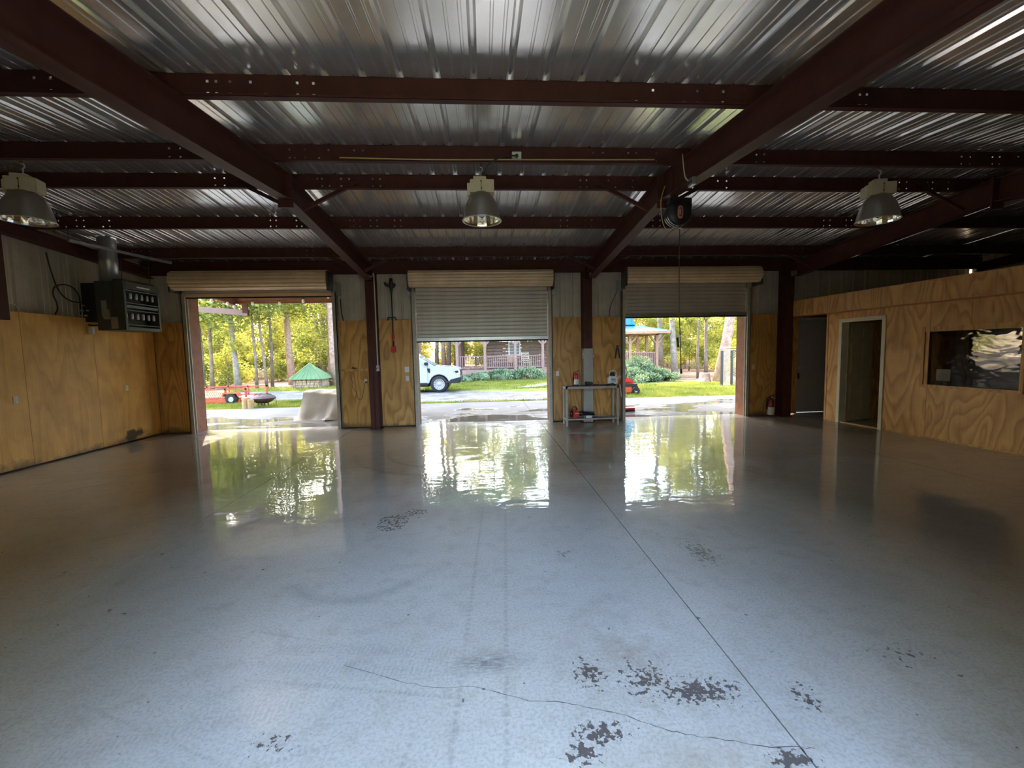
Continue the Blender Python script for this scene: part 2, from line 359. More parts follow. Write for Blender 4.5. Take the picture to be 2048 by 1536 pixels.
# --- outdoor grounds
def apron_mat():
    n = NT('wet concrete apron'); co = n.coord(); a = n.noise(co, .8, 5, .6); f = n.noise(co, 22, 3, .7)
    w = n.noise(n.mapping(co, (.45, 1.1, 1)), .9, 4, .55, .4)
    base = n.ramp(a, [(.3, (.135, .132, .127)), (.7, (.20, .195, .187))])
    base = n.mix(n.ramp(f, [(.3, .25), (.55, 0)]), base, (.25, .23, .2))
    sx = n.new('SeparateXYZ'); n.L(co, sx.inputs[0])
    wv = n.math('SUBTRACT', w, n.math('MULTIPLY', n.math('SUBTRACT', sx.outputs[1], 10.6), .075))
    wetm = n.ramp(wv, [(.40, 0), (.47, 1)])
    base = n.mix(n.math('MULTIPLY', wetm, .55), base, (.085, .078, .066))
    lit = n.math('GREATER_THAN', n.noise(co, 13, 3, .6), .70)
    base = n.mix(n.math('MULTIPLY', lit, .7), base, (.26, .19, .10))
    rough = n.ramp(wetm, [(0, .7), (1, .06)])
    nm = n.bump(n.noise(co, 6, 3), n_strength(.12), .01)
    return n.set(base, rough, 0, nm, Specular_IOR_Level=n.math('ADD', .08, n.math('MULTIPLY', wetm, .42)))
def n_strength(v): return v
M['apron'] = apron_mat()
def ground_mat(name, cols, scale, bump=.5):
    n = NT(name); co = n.coord(); a = n.noise(co, scale, 5, .65); f = n.noise(co, scale*9, 4, .7); b = n.noise(co, scale*.25, 3, .5)
    base = n.ramp(n.math('ADD', n.math('MULTIPLY', a, .45), n.math('ADD', n.math('MULTIPLY', f, .35), n.math('MULTIPLY', b, .2))), cols)
    return n.set(base, .95, 0, n.bump(f, bump, .03), Specular_IOR_Level=.05)
M['gravel'] = ground_mat('pale gravel', [(.38, (.12, .12, .055)), (.45, (.17, .15, .12)), (.52, (.23, .215, .20)), (.62, (.31, .295, .275))], 1.3)
M['lawn'] = ground_mat('lawn', [(.38, (.09, .125, .032)), (.48, (.16, .19, .045)), (.56, (.25, .26, .07)), (.64, (.30, .27, .11))], .9)
M['litter'] = ground_mat('leaf litter', [(.38, (.12, .075, .048)), (.5, (.22, .145, .10)), (.6, (.33, .24, .18))], 1.1)
M['farground'] = ground_mat('grassy yard', [(.38, (.12, .115, .075)), (.6, (.22, .21, .14))], 1.1)
def leaf(name, c0, c1, c2, trans=.55):
    n = NT(name); n.n.remove(n.b); co = n.coord('Object')
    f = n.math('ADD', n.math('MULTIPLY', n.noise(co, 1.1, 2, .5), .7), n.math('MULTIPLY', n.noise(co, 9, 1, .5), .3))
    f = n.math('ADD', f, n.math('MULTIPLY', n.math('SUBTRACT', n.rand(), .5), .16))
    c = n.ramp(f, [(.36, c0), (.5, c1), (.64, c2)])
    d = n.new('BsdfDiffuse'); t = n.new('BsdfTranslucent'); mx = n.new('MixShader'); mx.inputs[0].default_value = trans
    n.L(c, d.inputs[0]); n.L(n.mix(1.0, c, (1.25, 1.15, .6), 'MULTIPLY'), t.inputs[0]); n.L(d.outputs[0], mx.inputs[1]); n.L(t.outputs[0], mx.inputs[2])
    n.L(mx.outputs[0], n.out.inputs[0]); return n.m
M['leaf'] = leaf('broad leaves', (.13, .165, .06), (.28, .31, .10), (.46, .445, .16))
M['leaf_sunlit'] = leaf('sunlit leaves', (.25, .27, .075), (.44, .43, .12), (.60, .54, .16))  # sunlit tone put into the leaf colour
M['leaf_blue'] = leaf('pine needles', (.10, .17, .09), (.18, .27, .14), (.27, .36, .17), .35)
M['juniper'] = leaf('juniper sprays', (.11, .16, .095), (.21, .28, .165), (.33, .40, .25), .25)
M['grass'] = leaf('grass blades', (.10, .14, .035), (.20, .235, .055), (.32, .31, .09), .4)

# ================================================================== BUILDING SHELL
YR = 5.57; SLP = 0.093
def zraf(y): return 3.61 - SLP*abs(y-YR)           # underside of the rafters
def zpur(y): return 3.93 - SLP*abs(y-YR)           # underside of the purlins
def zsheet(y): return 4.135 - SLP*abs(y-YR)
XW, XE, YF, YB = -7.21, 12.1, 0.90, 9.92
FX = [-7.08, -2.45, 2.42, 7.2, 12.0]
RIB = [(0, 0), (.092, 0), (.098, .007), (.112, .007), (.118, 0), (.186, 0), (.192, .007), (.206, .007), (.212, 0), (.2448, 0), (.2638, .034), (.2858, .034), (.3048, 0)]
def rib_profile(x0, x1, amp=1.0):
    out = []; k = math.floor(x0/.3048)-1
    while k*.3048 < x1:
        for (a, h) in RIB[:-1]:
            x = k*.3048 + a
            if x0+1e-4 < x < x1-1e-4: out.append((x, h*amp))
        k += 1
    def hat(x):
        a = x % .3048
        for (p, h), (q, g) in zip(RIB, RIB[1:]):
            if p <= a <= q: return (h + (g-h)*(a-p)/(q-p))*amp
        return 0
    return [(x0, hat(x0))] + out + [(x1, hat(x1))]

# floor: four slabs with sawn joints between them
floor = struct('floor')
xs = [-7.40, -2.95, 1.27, 5.93, 12.2]
for a, b in zip(xs, xs[1:]):
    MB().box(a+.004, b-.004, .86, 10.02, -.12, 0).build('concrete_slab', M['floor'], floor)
MB().box(-7.5, 12.3, .80, 10.03, -.22, -.014).build('subfloor', plain('joint dirt', (.05, .045, .04), .9), floor)
m = MB(); pts = [P(u, v, 2, 0) for u, v in ((690, 1330), (800, 1362), (865, 1376), (940, 1372), (1000, 1385), (1060, 1402), (1130, 1405), (1180, 1416), (1240, 1428), (1300, 1450), (1345, 1462), (1400, 1474), (1470, 1483), (1540, 1494), (1600, 1494), (1640, 1500))]
fine = []
for a, b in zip(pts, pts[1:]):
    for k in range(4): fine.append(a.lerp(b, k/4) + Vector((random.uniform(-.005, .005), random.uniform(-.005, .005), 0)))
for i, (a, b) in enumerate(zip(fine, fine[1:])):
    d = (b-a); nrm = Vector((-d.y, d.x, 0)).normalized()*random.uniform(.0008, .0022)
    m.add([a+nrm, a-nrm, b-nrm, b+nrm], [(0, 1, 2, 3)])
m.v = [(x, y, .0006) for x, y, z in m.v]
m.build('hairline_crack', plain('crack shadow dirt', (.10, .09, .08), .9), floor)

# ceiling: ribbed roof sheets on purlins
ceiling = struct('ceiling')
k = 0; x = -7.6
while x < 12.3:
    x1 = min(x+.9144, 12.4)
    for (ya, yb) in ((YR, 10.12), (YR, .70)):
        m = MB(); pr = rib_profile(x-.012, x1+.012); n_ = len(pr); lift = .0012*(k % 2)
        m.add([(px, ya, zsheet(ya)+h+lift) for px, h in pr]+[(px, yb, zsheet(yb)+h+lift) for px, h in pr], [(i, i+1, n_+i+1, n_+i) for i in range(n_-1)])
        m.build('roof_panel', M['roof'], ceiling)
    x = x1; k += 1
m = MB()
for s in (1, -1): m.add([(-7.6, YR, 4.20), (12.4, YR, 4.20), (12.4, YR+s*.25, 4.165), (-7.6, YR+s*.25, 4.165)], [(0, 1, 2, 3)])
m.build('ridge_cap', M['galv'], ceiling)
def purlin(y, h=.205, holes=True, flip=1):
    zb = zpur(y); m = MB(); hw = .0105
    offs = [-1.05, -.93, -.62, -.52, -.27, .27, .33, .44, .60, .71, 1.0, 1.1]
    hx = sorted({round(f+o*random.choice((1, 1, .97)), 3) for f in FX[:4] for o in offs if -7.1 < f+o < 11.9}) if holes else []
    xb = [-7.3]
    for h_ in hx:
        if h_-hw > xb[-1]+.004: xb += [h_-hw, h_+hw]
    xb.append(12.15); zs = [0, .05-hw, .05+hw, h-.06-hw, h-.06+hw, h]
    isin = [any(abs((a+b)/2-q) < 1e-3 for q in hx) for a, b in zip(xb, xb[1:])]
    for i, (a, b) in enumerate(zip(xb, xb[1:])):
        for j in range(5):
            if isin[i] and j in (1, 3) and random.random() < .93: continue
            m.add([(a, y, zb+zs[j]), (b, y, zb+zs[j]), (b, y, zb+zs[j+1]), (a, y, zb+zs[j+1])], [(0, 1, 2, 3)])
    m.box(-7.3, 12.15, y-.064 if flip > 0 else y, y if flip > 0 else y+.064, zb, zb+.003)
    m.box(-7.3, 12.15, y-.064 if flip > 0 else y+.061, y-.061 if flip > 0 else y+.064, zb, zb+.02)
    m.box(-7.3, 12.15, y if flip > 0 else y-.064, y+.064 if flip > 0 else y, zb+h-.003, zb+h)
    return m.build('purlin', M['steel_red'], ceiling)
for y in (.97, 2.30, 3.73, 5.17, 5.98, 7.35, 8.83): purlin(y, holes=y > 2)
eb = MB().box(-7.3, 12.15, 9.62, 9.625, 3.44, 3.74).box(-7.3, 12.15, 9.56, 9.62, 3.44, 3.444).box(-7.3, 12.15, 9.625, 9.70, 3.735, 3.74)
eb.build('eave_strut', M['steel_red'], ceiling)

# steel frames
def ibeam(m, a, b, w, dep, up, tf=.012):
    """I section from a to b; a, b are on the OUTER (lower) flange face, depth along up"""
    up = Vector(up); a = Vector(a); b = Vector(b)
    d = (b-a).normalized(); side = d.cross(up).normalized(); upn = side.cross(d)
    for c, hh, ww in ((tf/2, tf, w), (dep-tf/2, tf, w), (dep/2, dep, .009)):
        m.bar(a+upn*c, b+upn*c, ww, hh, up)
    return m
def frame(x, label, lo=0.0, dep=.32, col=True, colx=None):
    t = thing('steel_frame', label, 'steel frame', (x, YR, 0))
    for s in (1, -1):
        ye = YR+s*3.74 if s > 0 else 1.2
        m = MB(); za = zraf(YR)+lo; zb = zraf(ye)+lo
        ibeam(m, (0, 0, za), (0, ye-YR, zb), .155, dep, (0, 0, 1))
        m.build('rafter', M['steel_red'], t)
    m = MB().box(-.09, .09, -.012, .012, zraf(YR)-.09+lo, zraf(YR)+dep+lo+.02)
    for zz in (-.05, .06, .2): m.cyl((-.055, -.02, zraf(YR)+zz+lo), (-.055, .02, zraf(YR)+zz+lo), .012, n=6).cyl((.055, -.02, zraf(YR)+zz+lo), (.055, .02, zraf(YR)+zz+lo), .012, n=6)
    m.build('splice_plate', M['steel_red'], t)
    if col:
        cx = (colx if colx is not None else x)-x
        for yc in (9.44-YR, 1.02-YR):
            m = MB(); top = 3.28 if yc > 0 else 3.2
            m.box(cx-.1, cx+.1, yc, yc+.012, 0, top).box(cx-.1, cx+.1, yc+.25, yc+.262, 0, 3.62).box(cx-.005, cx+.005, yc, yc+.26, 0, 3.62)
            m.box(cx-.13, cx+.13, yc-.03, yc+.29, 0, .016)
            m.box(cx-.1, cx+.1, yc, yc+.26, top-.012, top)
            m.build('column', M['steel_red'], t)
        for yp in (5.98, 8.83):
            for s in (-1, 1):
                MB().bar((s*.07, yp-YR-.05, zraf(yp)+.05+lo), (s*.78, yp-YR-.02, zpur(yp)+.09), .045, .045).build('flange_brace', M['steel_red'], t)
    return t
frame(-2.43, 'dark red steel frame with column between the fully open and half open doors', colx=-2.46)
frame(2.42, 'dark red steel frame carrying the black cord reel, column behind grey bench', colx=2.36)
frame(7.2, 'dark red steel frame beside the plywood office front', colx=7.14)
t = thing('steel_frame', 'dark red end frame above the left plywood wall beside unit heater', 'steel frame', (FX[0], YR, 0))
for s in (1, -1):
    m = MB(); ye = 9.6 if s > 0 else 1.2
    ibeam(m, (0, 0, 3.66), (0, ye-YR, zraf(ye)+.14), .13, .2, (0, 0, 1)); m.build('rafter', M['steel_red'], t)
MB().box(-.22, -.08, 6.72-YR, 6.9-YR, 2.3, 3.66).build('column', M['steel_red'], t)
t = thing('steel_frame', 'shadowed end frame in the dark bay above the office roof', 'steel frame', (FX[4], YR, 0))
for s in (1, -1):
    m = MB(); ye = 9.6 if s > 0 else 1.2
    ibeam(m, (0, 0, 3.66), (0, ye-YR, zraf(ye)+.14), .13, .2, (0, 0, 1)); m.build('rafter', M['steel_red'], t)

# metal siding panels -------------------------------------------------
def siding(parent, axis, fixed, a, b, z0, z1, out=1, ztop=None, mat='siding'):
    """vertical ribbed panels on the plane axis = fixed, from a to b along the other horizontal axis"""
    x = a
    while x < b-1e-3:
        x1 = min((math.floor(x/.9144+1e-6)+1)*.9144, b)
        if x1-x < .02: x = x1; continue
        pr = rib_profile(x, x1); m = MB(); n_ = len(pr)
        def pt(u, h, z): return (u, fixed+out*h, z) if axis == 1 else (fixed+out*h, u, z)
        def top(u): return z1 if ztop is None else ztop(u)
        m.add([pt(u, h, z0) for u, h in pr]+[pt(u, h, top(u)) for u, h in pr], [(i, i+1, n_+i+1, n_+i) for i in range(n_-1)])
        m.build('siding_panel', M[mat], parent); x = x1
OPEN = [(-6.45, -3.33), (-1.54, 1.50), (3.28, 6.25)]
wall_back = struct('wall_back')
TOPB = 3.74
for a, b in ((-7.5, -6.45), (-3.33, -1.54), (1.50, 3.28), (6.25, 7.50), (8.44, 12.2)): siding(wall_back, 1, YB, a, b, -.05, TOPB)
for a, b in OPEN: siding(wall_back, 1, YB, a, b, 3.05, TOPB)
siding(wall_back, 1, YB, 7.50, 8.44, 2.17, TOPB)
for zz in (2.36, 3.69):       # girts behind the plywood
    for a, b in ((-7.4, -6.5), (-3.3, -1.6), (1.55, 3.25), (6.3, 12.1)):
        MB().box(a, b, 9.80, 9.90, zz-.002 if zz < 3 else zz, zz+.06).build('girt', M['steel_red'], wall_back)
YP = 9.72
def sheet(parent, x0, x1, z0, z1, y=YP, th=.014, mat='ply_back'):
    return MB().box(x0, x1, y, y+th, z0, z1).build('plywood_sheet', M[mat], parent, bevel=.002)
def PX(u, v=745): return P(u, v, 1, YP).x
for a, b in ((-7.2, PX(372)), (PX(681), PX(742)), (PX(757), PX(833)), (PX(1102), PX(1165)), (PX(1181), PX(1242)), (PX(1496), PX(1554))):
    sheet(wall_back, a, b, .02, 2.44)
# little strip and cord on the narrow sheet beside the tarp door
sheet_l = MB().box(PX(684), PX(741), YP-.02, YP, 1.30, 1.355).build('plywood_strip', M['ply_back'], wall_back, bevel=.003)

wall_left = struct('wall_left')
YL = [.9, 2.19, 3.41, 4.63, 5.85, 7.07, 8.29, 9.51, 9.715]
for a, b in zip(YL, YL[1:]):
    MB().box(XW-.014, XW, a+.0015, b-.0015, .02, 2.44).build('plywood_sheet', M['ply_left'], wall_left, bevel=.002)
siding(wall_left, 0, -7.46, .7, 9.93, -.05, 4.2, -1, lambda y: zsheet(y)+.01)
for zz in (1.2, 2.36): MB().box(-7.44, -7.30, .9, 9.7, zz, zz+.06).build('girt', M['steel_red'], wall_left)
wall_right = struct('wall_right')
siding(wall_right, 0, 12.22, .7, 9.95, -.05, 4.2, 1, lambda y: zsheet(y)+.01)
wall_front = struct('wall_front')
for a, b in ((-7.5, -1.62), (1.62, 12.25)): siding(wall_front, 1, YF-.10, a, b, -.05, 3.70, -1)
siding(wall_front, 1, YF-.10, -1.62, 1.62, 3.12, 3.70, -1)
for a, b in ((-7.2, -1.7), (1.7, 12)):
    x = a
    while x < b-.01:
        x1 = min(x+1.22, b); MB().box(x+.0015, x1-.0015, YF-.02, YF-.006, .02, 2.44).build('plywood_sheet', M['ply_back'], wall_front); x = x1

# roll-up doors -------------------------------------------------------
def coil(x0, x1, y, z, R, ridges, bulge):
    m = MB(); n = ridges*6; prof = []
    for j in range(n):
        a = 2*pi*j/n; k = (j % 6)/6
        rad = R - bulge*(1.0, .15, .0, .0, .10, .75)[j % 6]; prof.append((y + rad*cos(a), z + rad*sin(a)))
    m.prism([(a, b) for a, b in prof], x1-x0, (x0, 0, 0), 'yz')
    return m
SLAT = [(0, 0), (.004, .012), (.016, .020), (.018, .045), (.016, .070), (.004, .080), (0, .0875)]
def slat_mesh(L):
    m = MB(); n_ = len(SLAT)
    m.add([(0, -h, z) for h, z in SLAT]+[(L, -h, z) for h, z in SLAT], [(i, i+1, n_+i+1, n_+i) for i in range(n_-1)])
    return m.mesh('slat', smooth=False)
def rolldoor(idx, x0, x1, zbot, dx0, dx1, dz, R, dy=9.42):
    d = struct('door_%d' % idx)
    coil(dx0, dx1, dy, dz, R, 14, .022).build('door_coil', M['drum'] if idx != 3 else M['drum'], d)
    for xx in (dx0-.03, dx1): MB().box(xx, xx+.03, dy-.13, dy+.22, dz-.25, dz+.16).cyl((xx-.02, dy, dz), (xx+.05, dy, dz), .05).build('end_bracket', M['heater'], d)
    L = x1-x0-.06; me = slat_mesh(L); me.materials.append(M['slat'])
    z = zbot+.07
    while z < dz-.1:
        o = bpy.data.objects.new('slat', me); COL.objects.link(o); o.parent = d; o.location = (x0+.03, 9.69, z); z += .0875
    MB().box(x0+.02, x1-.02, 9.645, 9.70, zbot, zbot+.07).box(x0+.02, x1-.02, 9.62, 9.72, zbot, zbot+.008).build('bottom_bar', M['galv'] if idx > 1 else M['drum'], d)
    MB().box(x0+.02, x1-.02, 9.655, 9.69, zbot-.03, zbot).build('rubber_seal', M['rubber'], d)
    for s, xx in ((-1, x0), (1, x1)):
        a, b = sorted((xx-s*.01, xx+s*.075))
        MB().box(a, b, 9.62, 9.64, 0, 3.06).box(a, b, 9.70, 9.72, 0, 3.06).box(*sorted((xx+s*.06, xx+s*.075)), 9.62, 9.72, 0, 3.06).build('guide_track', M['benchgrey'], d)
        a, b = sorted((xx, xx+s*.06))
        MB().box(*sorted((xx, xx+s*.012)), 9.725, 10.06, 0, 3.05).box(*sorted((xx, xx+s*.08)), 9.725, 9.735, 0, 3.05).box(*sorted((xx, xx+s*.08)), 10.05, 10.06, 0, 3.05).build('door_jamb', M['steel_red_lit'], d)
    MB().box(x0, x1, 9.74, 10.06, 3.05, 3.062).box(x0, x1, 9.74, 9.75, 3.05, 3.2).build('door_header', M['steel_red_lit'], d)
    return d
rolldoor(1, *OPEN[0], 2.985, -6.50, -3.32, 3.30, .205)
rolldoor(2, *OPEN[1], 1.945, -1.60, 1.555, 3.295, .185)
rolldoor(3, *OPEN[2], 2.42, 3.225, 6.345, 3.335, .185)

for idx, (u0, u1, v0, v1) in ((1, (667, 681, 566, 591)), (2, (812, 823, 576, 592)), (2, (1103, 1112, 574, 590)), (3, (1233, 1243, 561, 583))):
    a, b = P(u0, v1, 1, 9.68), P(u1, v0, 1, 9.68)
    MB().box(a.x, b.x, 9.64, 9.70, a.z, b.z).box((a.x+b.x)/2-.02, (a.x+b.x)/2+.02, 9.63, 9.65, a.z+.03, a.z+.12).build('hoist_bracket', M['galv'], bpy.data.objects['door_%d' % idx], bevel=.004)
# ------------------------------------------------------------------ office partition (stands at a slight angle)
OX, OY = 7.62, 8.86
od = Vector((.055, -1, 0)).normalized(); on = Vector((-od.y, od.x, 0))      # on points into the office
orz = atan2(od.y, od.x)
wall_office = struct('wall_office', (OX, OY, 0), orz)
def W(u, v, off=0.0):
    """pixel ray on the office wall: distance along the wall, height"""
    d = (u-1024)/FPX*_r + (768-v)/FPX*_u + _fw
    o = Vector((OX, OY, 0)) + on*off; t = (o-CAMP).dot(on)/d.dot(on); p = CAMP+d*t
    return (p-o).dot(od), p.z
OH = 2.43
d0, d1 = W(1678, 800)[0], W(1762, 760)[0]; dh = (W(1685, 640)[1]+W(1762, 636)[1])/2-.02
w0, w1 = W(1849, 720)[0], W(2043, 720)[0]; wz0, wz1 = .945, 1.865
# local frame: x along the wall towards the viewer, y into the office
def osheet(x0, x1, z0, z1): return MB().box(x0+.0015, x1-.0015, 0, .014, z0, z1).build('plywood_sheet', M['ply_office'], wall_office, bevel=.002)
osheet(0, d0, .02, OH); osheet(d0, d1, dh, OH)
sx0 = W(1868, 800)[0]
osheet(d1, w0-.0, .02, OH) if False else None
osheet(d1, W(1852, 800)[0], .02, OH)
xa = W(1852, 800)[0]
osheet(xa, w1+.25, .02, wz0); osheet(xa, W(1860, 640)[0]+.6, wz1, OH); osheet(W(1860, 640)[0]+.6, w1+.25, wz1, OH); osheet(w1, w1+.25, wz0, wz1)
x = w1+.25
while x < 7.7: osheet(x, x+1.2, .02, OH); x += 1.2
MB().box(0, 8.0, .016, .09, 0, .02).box(-.004, d0, -.012, .0, 0, .03).box(d1, 8.0, -.012, .0, 0, .03).build('base_strip', M['ply_office'], wall_office)
MB().box(-.045, -.0, -.01, .10, 0, OH).build('corner_trim', M['ply_office'], wall_office)
# fascia band along the top, standing proud of the wall, and the ledge below it
bx0 = -.86; x = bx0
while x < 7.8:
    MB().box(x+.0015, min(x+2.44, 7.9)-.0015, -.36, -.345, 2.36, 2.70).build('fascia_board', M['ply_office'], wall_office, bevel=.002); x += 2.44
MB().box(bx0, 7.9, -.345, .02, 2.355, 2.372).build('soffit_board', M['ply_office'], wall_office)
MB().box(bx0, 8.0, -.36, 4.3, 2.70, 2.715).build('office_roof_deck', M['ply_office'], wall_office)
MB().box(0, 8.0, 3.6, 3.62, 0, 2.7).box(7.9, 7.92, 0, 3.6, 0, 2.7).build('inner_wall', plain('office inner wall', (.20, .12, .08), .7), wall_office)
MB().box(-.0, .02, .016, 4.3, 0, 2.70).build('alcove_wall', M['ply_office'], wall_office)
# door_5: ivory casing and a six panel leaf standing ajar inwards
door5 = struct('door_5', (OX, OY, 0), orz)
m = MB()
for a, b, z0, z1 in ((d0-.055, d0+.02, 0, dh+.055), (d1-.02, d1+.055, 0, dh+.055), (d0-.055, d1+.055, dh-.02, dh+.055)): m.box(a, b, -.018, -.001, z0, z1)
m.build('door_casing', M['casing'], door5, bevel=.004)
m = MB()
for a, b, z0, z1 in ((d0, d0+.02, 0, dh), (d1-.02, d1, 0, dh), (d0, d1, dh-.02, dh)): m.box(a, b, -.001, .13, z0, z1)
m.build('door_frame', M['casing'], door5)
ang = radians(104); lw = d1-d0-.05
lm = Matrix.Translation((d0+.03, .135, 0)) @ Matrix.Rotation(ang, 4, 'Z')
m = MB().box(0, lw, 0, .035, .012, dh-.025, lm)
m.build('door_leaf', M['doorleaf'], door5, bevel=.003)
hh = dh-.03
for cx in (.27*lw, .73*lw):
    for z0, z1 in ((.12*hh, .42*hh), (.48*hh, .80*hh), (.85*hh, .955*hh)):
        q = MB()
        w2 = .17*lw
        q.box(cx-w2, cx+w2, -.004, .002, z0, z1, lm).box(cx-w2+.03, cx+w2-.03, -.010, .002, z0+.03, z1-.03, lm)
        q.build('door_panel', M['doorleaf'], door5, bevel=.004)
MB().cyl(lm @ Vector((lw-.07, -.005, .95)), lm @ Vector((lw-.07, -.04, .95)), .014).lathe([(.001, 0), (.022, .004), (.028, .02), (.02, .036), (.001, .04)], lm @ Vector((lw-.07, -.075, .95)), 14, 'y').build('door_knob', plain('brass', (.5, .32, .12), .3, .9), door5, smooth=True)
for zz in (.25, 1.05, 1.85): MB().cyl((d0+.028, .128, zz), (d0+.028, .128, zz+.09), .011, n=8).build('hinge', M['galv'], door5)
# window_1: timber frame and wavy pane
win = struct('window_1', (OX, OY, 0), orz)
for nm, a, b, z0, z1 in (('window_frame', w0-.05, w0, wz0-.05, wz1+.09), ('window_frame', w1, w1+.05, wz0-.05, wz1+.09), ('window_frame', w0, w1, wz1, wz1+.09), ('window_sill', w0-.05, w1+.05, wz0-.05, wz0)):
    MB().box(a, b, -.02, .10, z0, z1).build(nm, M['ply_office'], win, bevel=.004)
MB().prism([(w0, .030), (w1, .078), (w1, .084), (w0, .036)], wz1-wz0, (0, 0, wz0), 'xy').build('window_pane', M['pane'], win)
# door_4: grey steel door at the back of the alcove
door4 = struct('door_4')
ax0, ax1 = P(1592, 720, 1, 9.86).x, P(1592, 720, 1, 9.86).x+.92; az = P(1620, 645, 1, 9.86).z
MB().box(ax0, ax1, 9.86, 9.90, .022, az).build('door_leaf', M['greydoor'], door4, bevel=.003)
MB().box(ax0-.06, ax0, 9.80, 9.92, 0, az+.06).box(ax1, ax1+.06, 9.80, 9.92, 0, az+.06).box(ax0, ax1, 9.80, 9.92, az, az+.06).build('door_frame', M['greydoor'], door4)
MB().cyl((ax0+.07, 9.86, 1.12), (ax0+.07, 9.83, 1.12), .03).build('deadbolt', M['galv'], door4)
MB().box(ax0+.05, ax0+.07, 9.82, 9.86, .86, 1.0).cyl((ax0+.06, 9.86, .93), (ax0+.06, 9.80, .93), .013).build('door_handle', M['iron'], door4)
MB().box(ax0-.02, ax1, 9.80, 9.93, 0, .014).build('threshold', M['galv'], door4)
MB().box(7.2, ax0-.06, YP+.02, YP+.034, .02, 2.44).build('plywood_sheet', M['ply_back'], wall_back)
# outlet plates and switches
def plate(name, label, loc, axis, w=.075, h=.115, mat='beige', duplex=True):
    t = thing(name, label, 'switch' if not duplex else 'outlet', loc)
    def bx(a0, a1, c0, c1, z0, z1):   # a along the wall, c out of the wall
        return MB().box(a0, a1, -c1, -c0, z0, z1) if axis == 1 else MB().box(c0, c1, a0, a1, z0, z1)
    bx(-w/2, w/2, 0, .008, -h/2, h/2).build('cover_plate', M[mat], t, bevel=.002)
    if duplex:
        for s in (-1, 1): bx(-.017, .017, .008, .012, s*.026-.015, s*.026+.015).build('socket', M['paper'], t, bevel=.003)
    else: bx(-.006, .006, .008, .02, -.012, .012).build('toggle', M['white'], t)
for (u, v), lab in (((31, 800), 'beige outlet on smooth plywood near the wall cable loop'), ((253, 776), 'beige outlet low on left plywood wall under the unit heater')):
    p = P(u, v, 0, XW); plate('wall_outlet', lab, (XW, p.y, p.z), 0)
p = P(814, 739, 1, YP); plate('light_switch', 'white switch plate on plywood under the hanging trimmer, upper of two', (p.x, YP, p.z), 1, .10, .125, 'white', False)
p = P(815, 757, 1, YP); plate('wall_outlet', 'small white plate under the switch on trimmer plywood', (p.x, YP, p.z), 1, .07, .11, 'white')
p = P(1115, 747, 1, YP); plate('light_switch', 'white switch plate on plywood above left end of the bench', (p.x, YP, p.z), 1, .07, .115, 'white', False)
p = P(1506, 734, 1, YP); plate('light_switch', 'beige switch plate on dark plywood beside the kennel-side door', (p.x, YP, p.z), 1, .075, .115, 'beige', False)

# ================================================================== THINGS INSIDE
# high bay lamps
def bay_lamp():
    t = thing('high_bay_lamp', '', 'hanging lamp', (0, 0, 0), 0, 'high bay lamps')
    prof = [(.228, 0), (.222, .02), (.208, .10), (.182, .19), (.140, .265), (.105, .30), (.09, .315), (.001, .317)]
    MB().lathe(prof, (0, 0, 0), 40).build('lamp_shade', M['shade'], t, smooth=True)
    m = MB()
    for k in range(24):        # faceted mirror lining
        a0, a1 = 2*pi*k/24, 2*pi*(k+1)/24
        pr = [(r-.005, z+.002) for r, z in prof[:6]]
        for (r0, z0), (r1, z1) in zip(pr, pr[1:]):
            m.add([(r0*cos(a0), r0*sin(a0), z0), (r0*cos(a1), r0*sin(a1), z0), (r1*cos(a1), r1*sin(a1), z1), (r1*cos(a0), r1*sin(a0), z1)], [(0, 1, 2, 3)])
    m.build('reflector', M['reflector'], t)
    MB().tube([(.228*cos(a), .228*sin(a), 0) for a in np.linspace(0, 2*pi, 41)], .006, 6, False).build('rim', M['galv'], t)
    MB().lathe([(.001, .03), (.03, .045), (.045, .09), (.03, .14), (.018, .2), (.018, .28)], (0, 0, 0), 16).build('bulb', glass('lamp bulb glass', (.95, .95, .9), .05), t, smooth=True)
    m = MB().box(-.13, .15, -.085, .07, .305, .45); m.build('ballast_box', M['cream'], t, bevel=.006)
    MB().box(-.165, -.13, -.05, .08, .28, .42).box(-.14, .10, .07, .10, .30, .44).build('capacitor_box', M['cream'], t, bevel=.004)
    MB().box(-.09, .06, -.06, .06, .45, .495).build('mounting_plate', M['cream'], t, bevel=.006)
    MB().box(-.002, .004, -.0875, -.085, .32, .44).cyl((0, -.09, .345), (0, -.084, .345), .008).cyl((0, -.09, .425), (0, -.084, .425), .008).build('seam_screws', M['iron'], t)
    m = MB().tube([(0, 0, .49), (0, 0, .56), (.02, 0, .585), (.012, 0, .612), (-.008, 0, .615)], .008, 8)
    m.build('hook', M['galv'], t)
    MB().tube([(0, 0, .60), (0, 0, .70)], .006, 6).build('hanger_chain', M['iron'], t)
    return t
LZ = 3.225; LY = 5.13
L0 = bay_lamp(); L0.location = (P(964, 440, 1, LY).x, LY, LZ); L0['label'] = 'high bay lamp hanging beside the grey junction box, between the two frames'
dup(L0, (P(56, 440, 1, LY).x, LY, LZ), .25, 'high bay lamp hanging over the left bay near the unit heater flue')
dup(L0, (P(1755, 440, 1, LY).x, LY, LZ), -.2, 'high bay lamp hanging in the dark bay in front of the office')

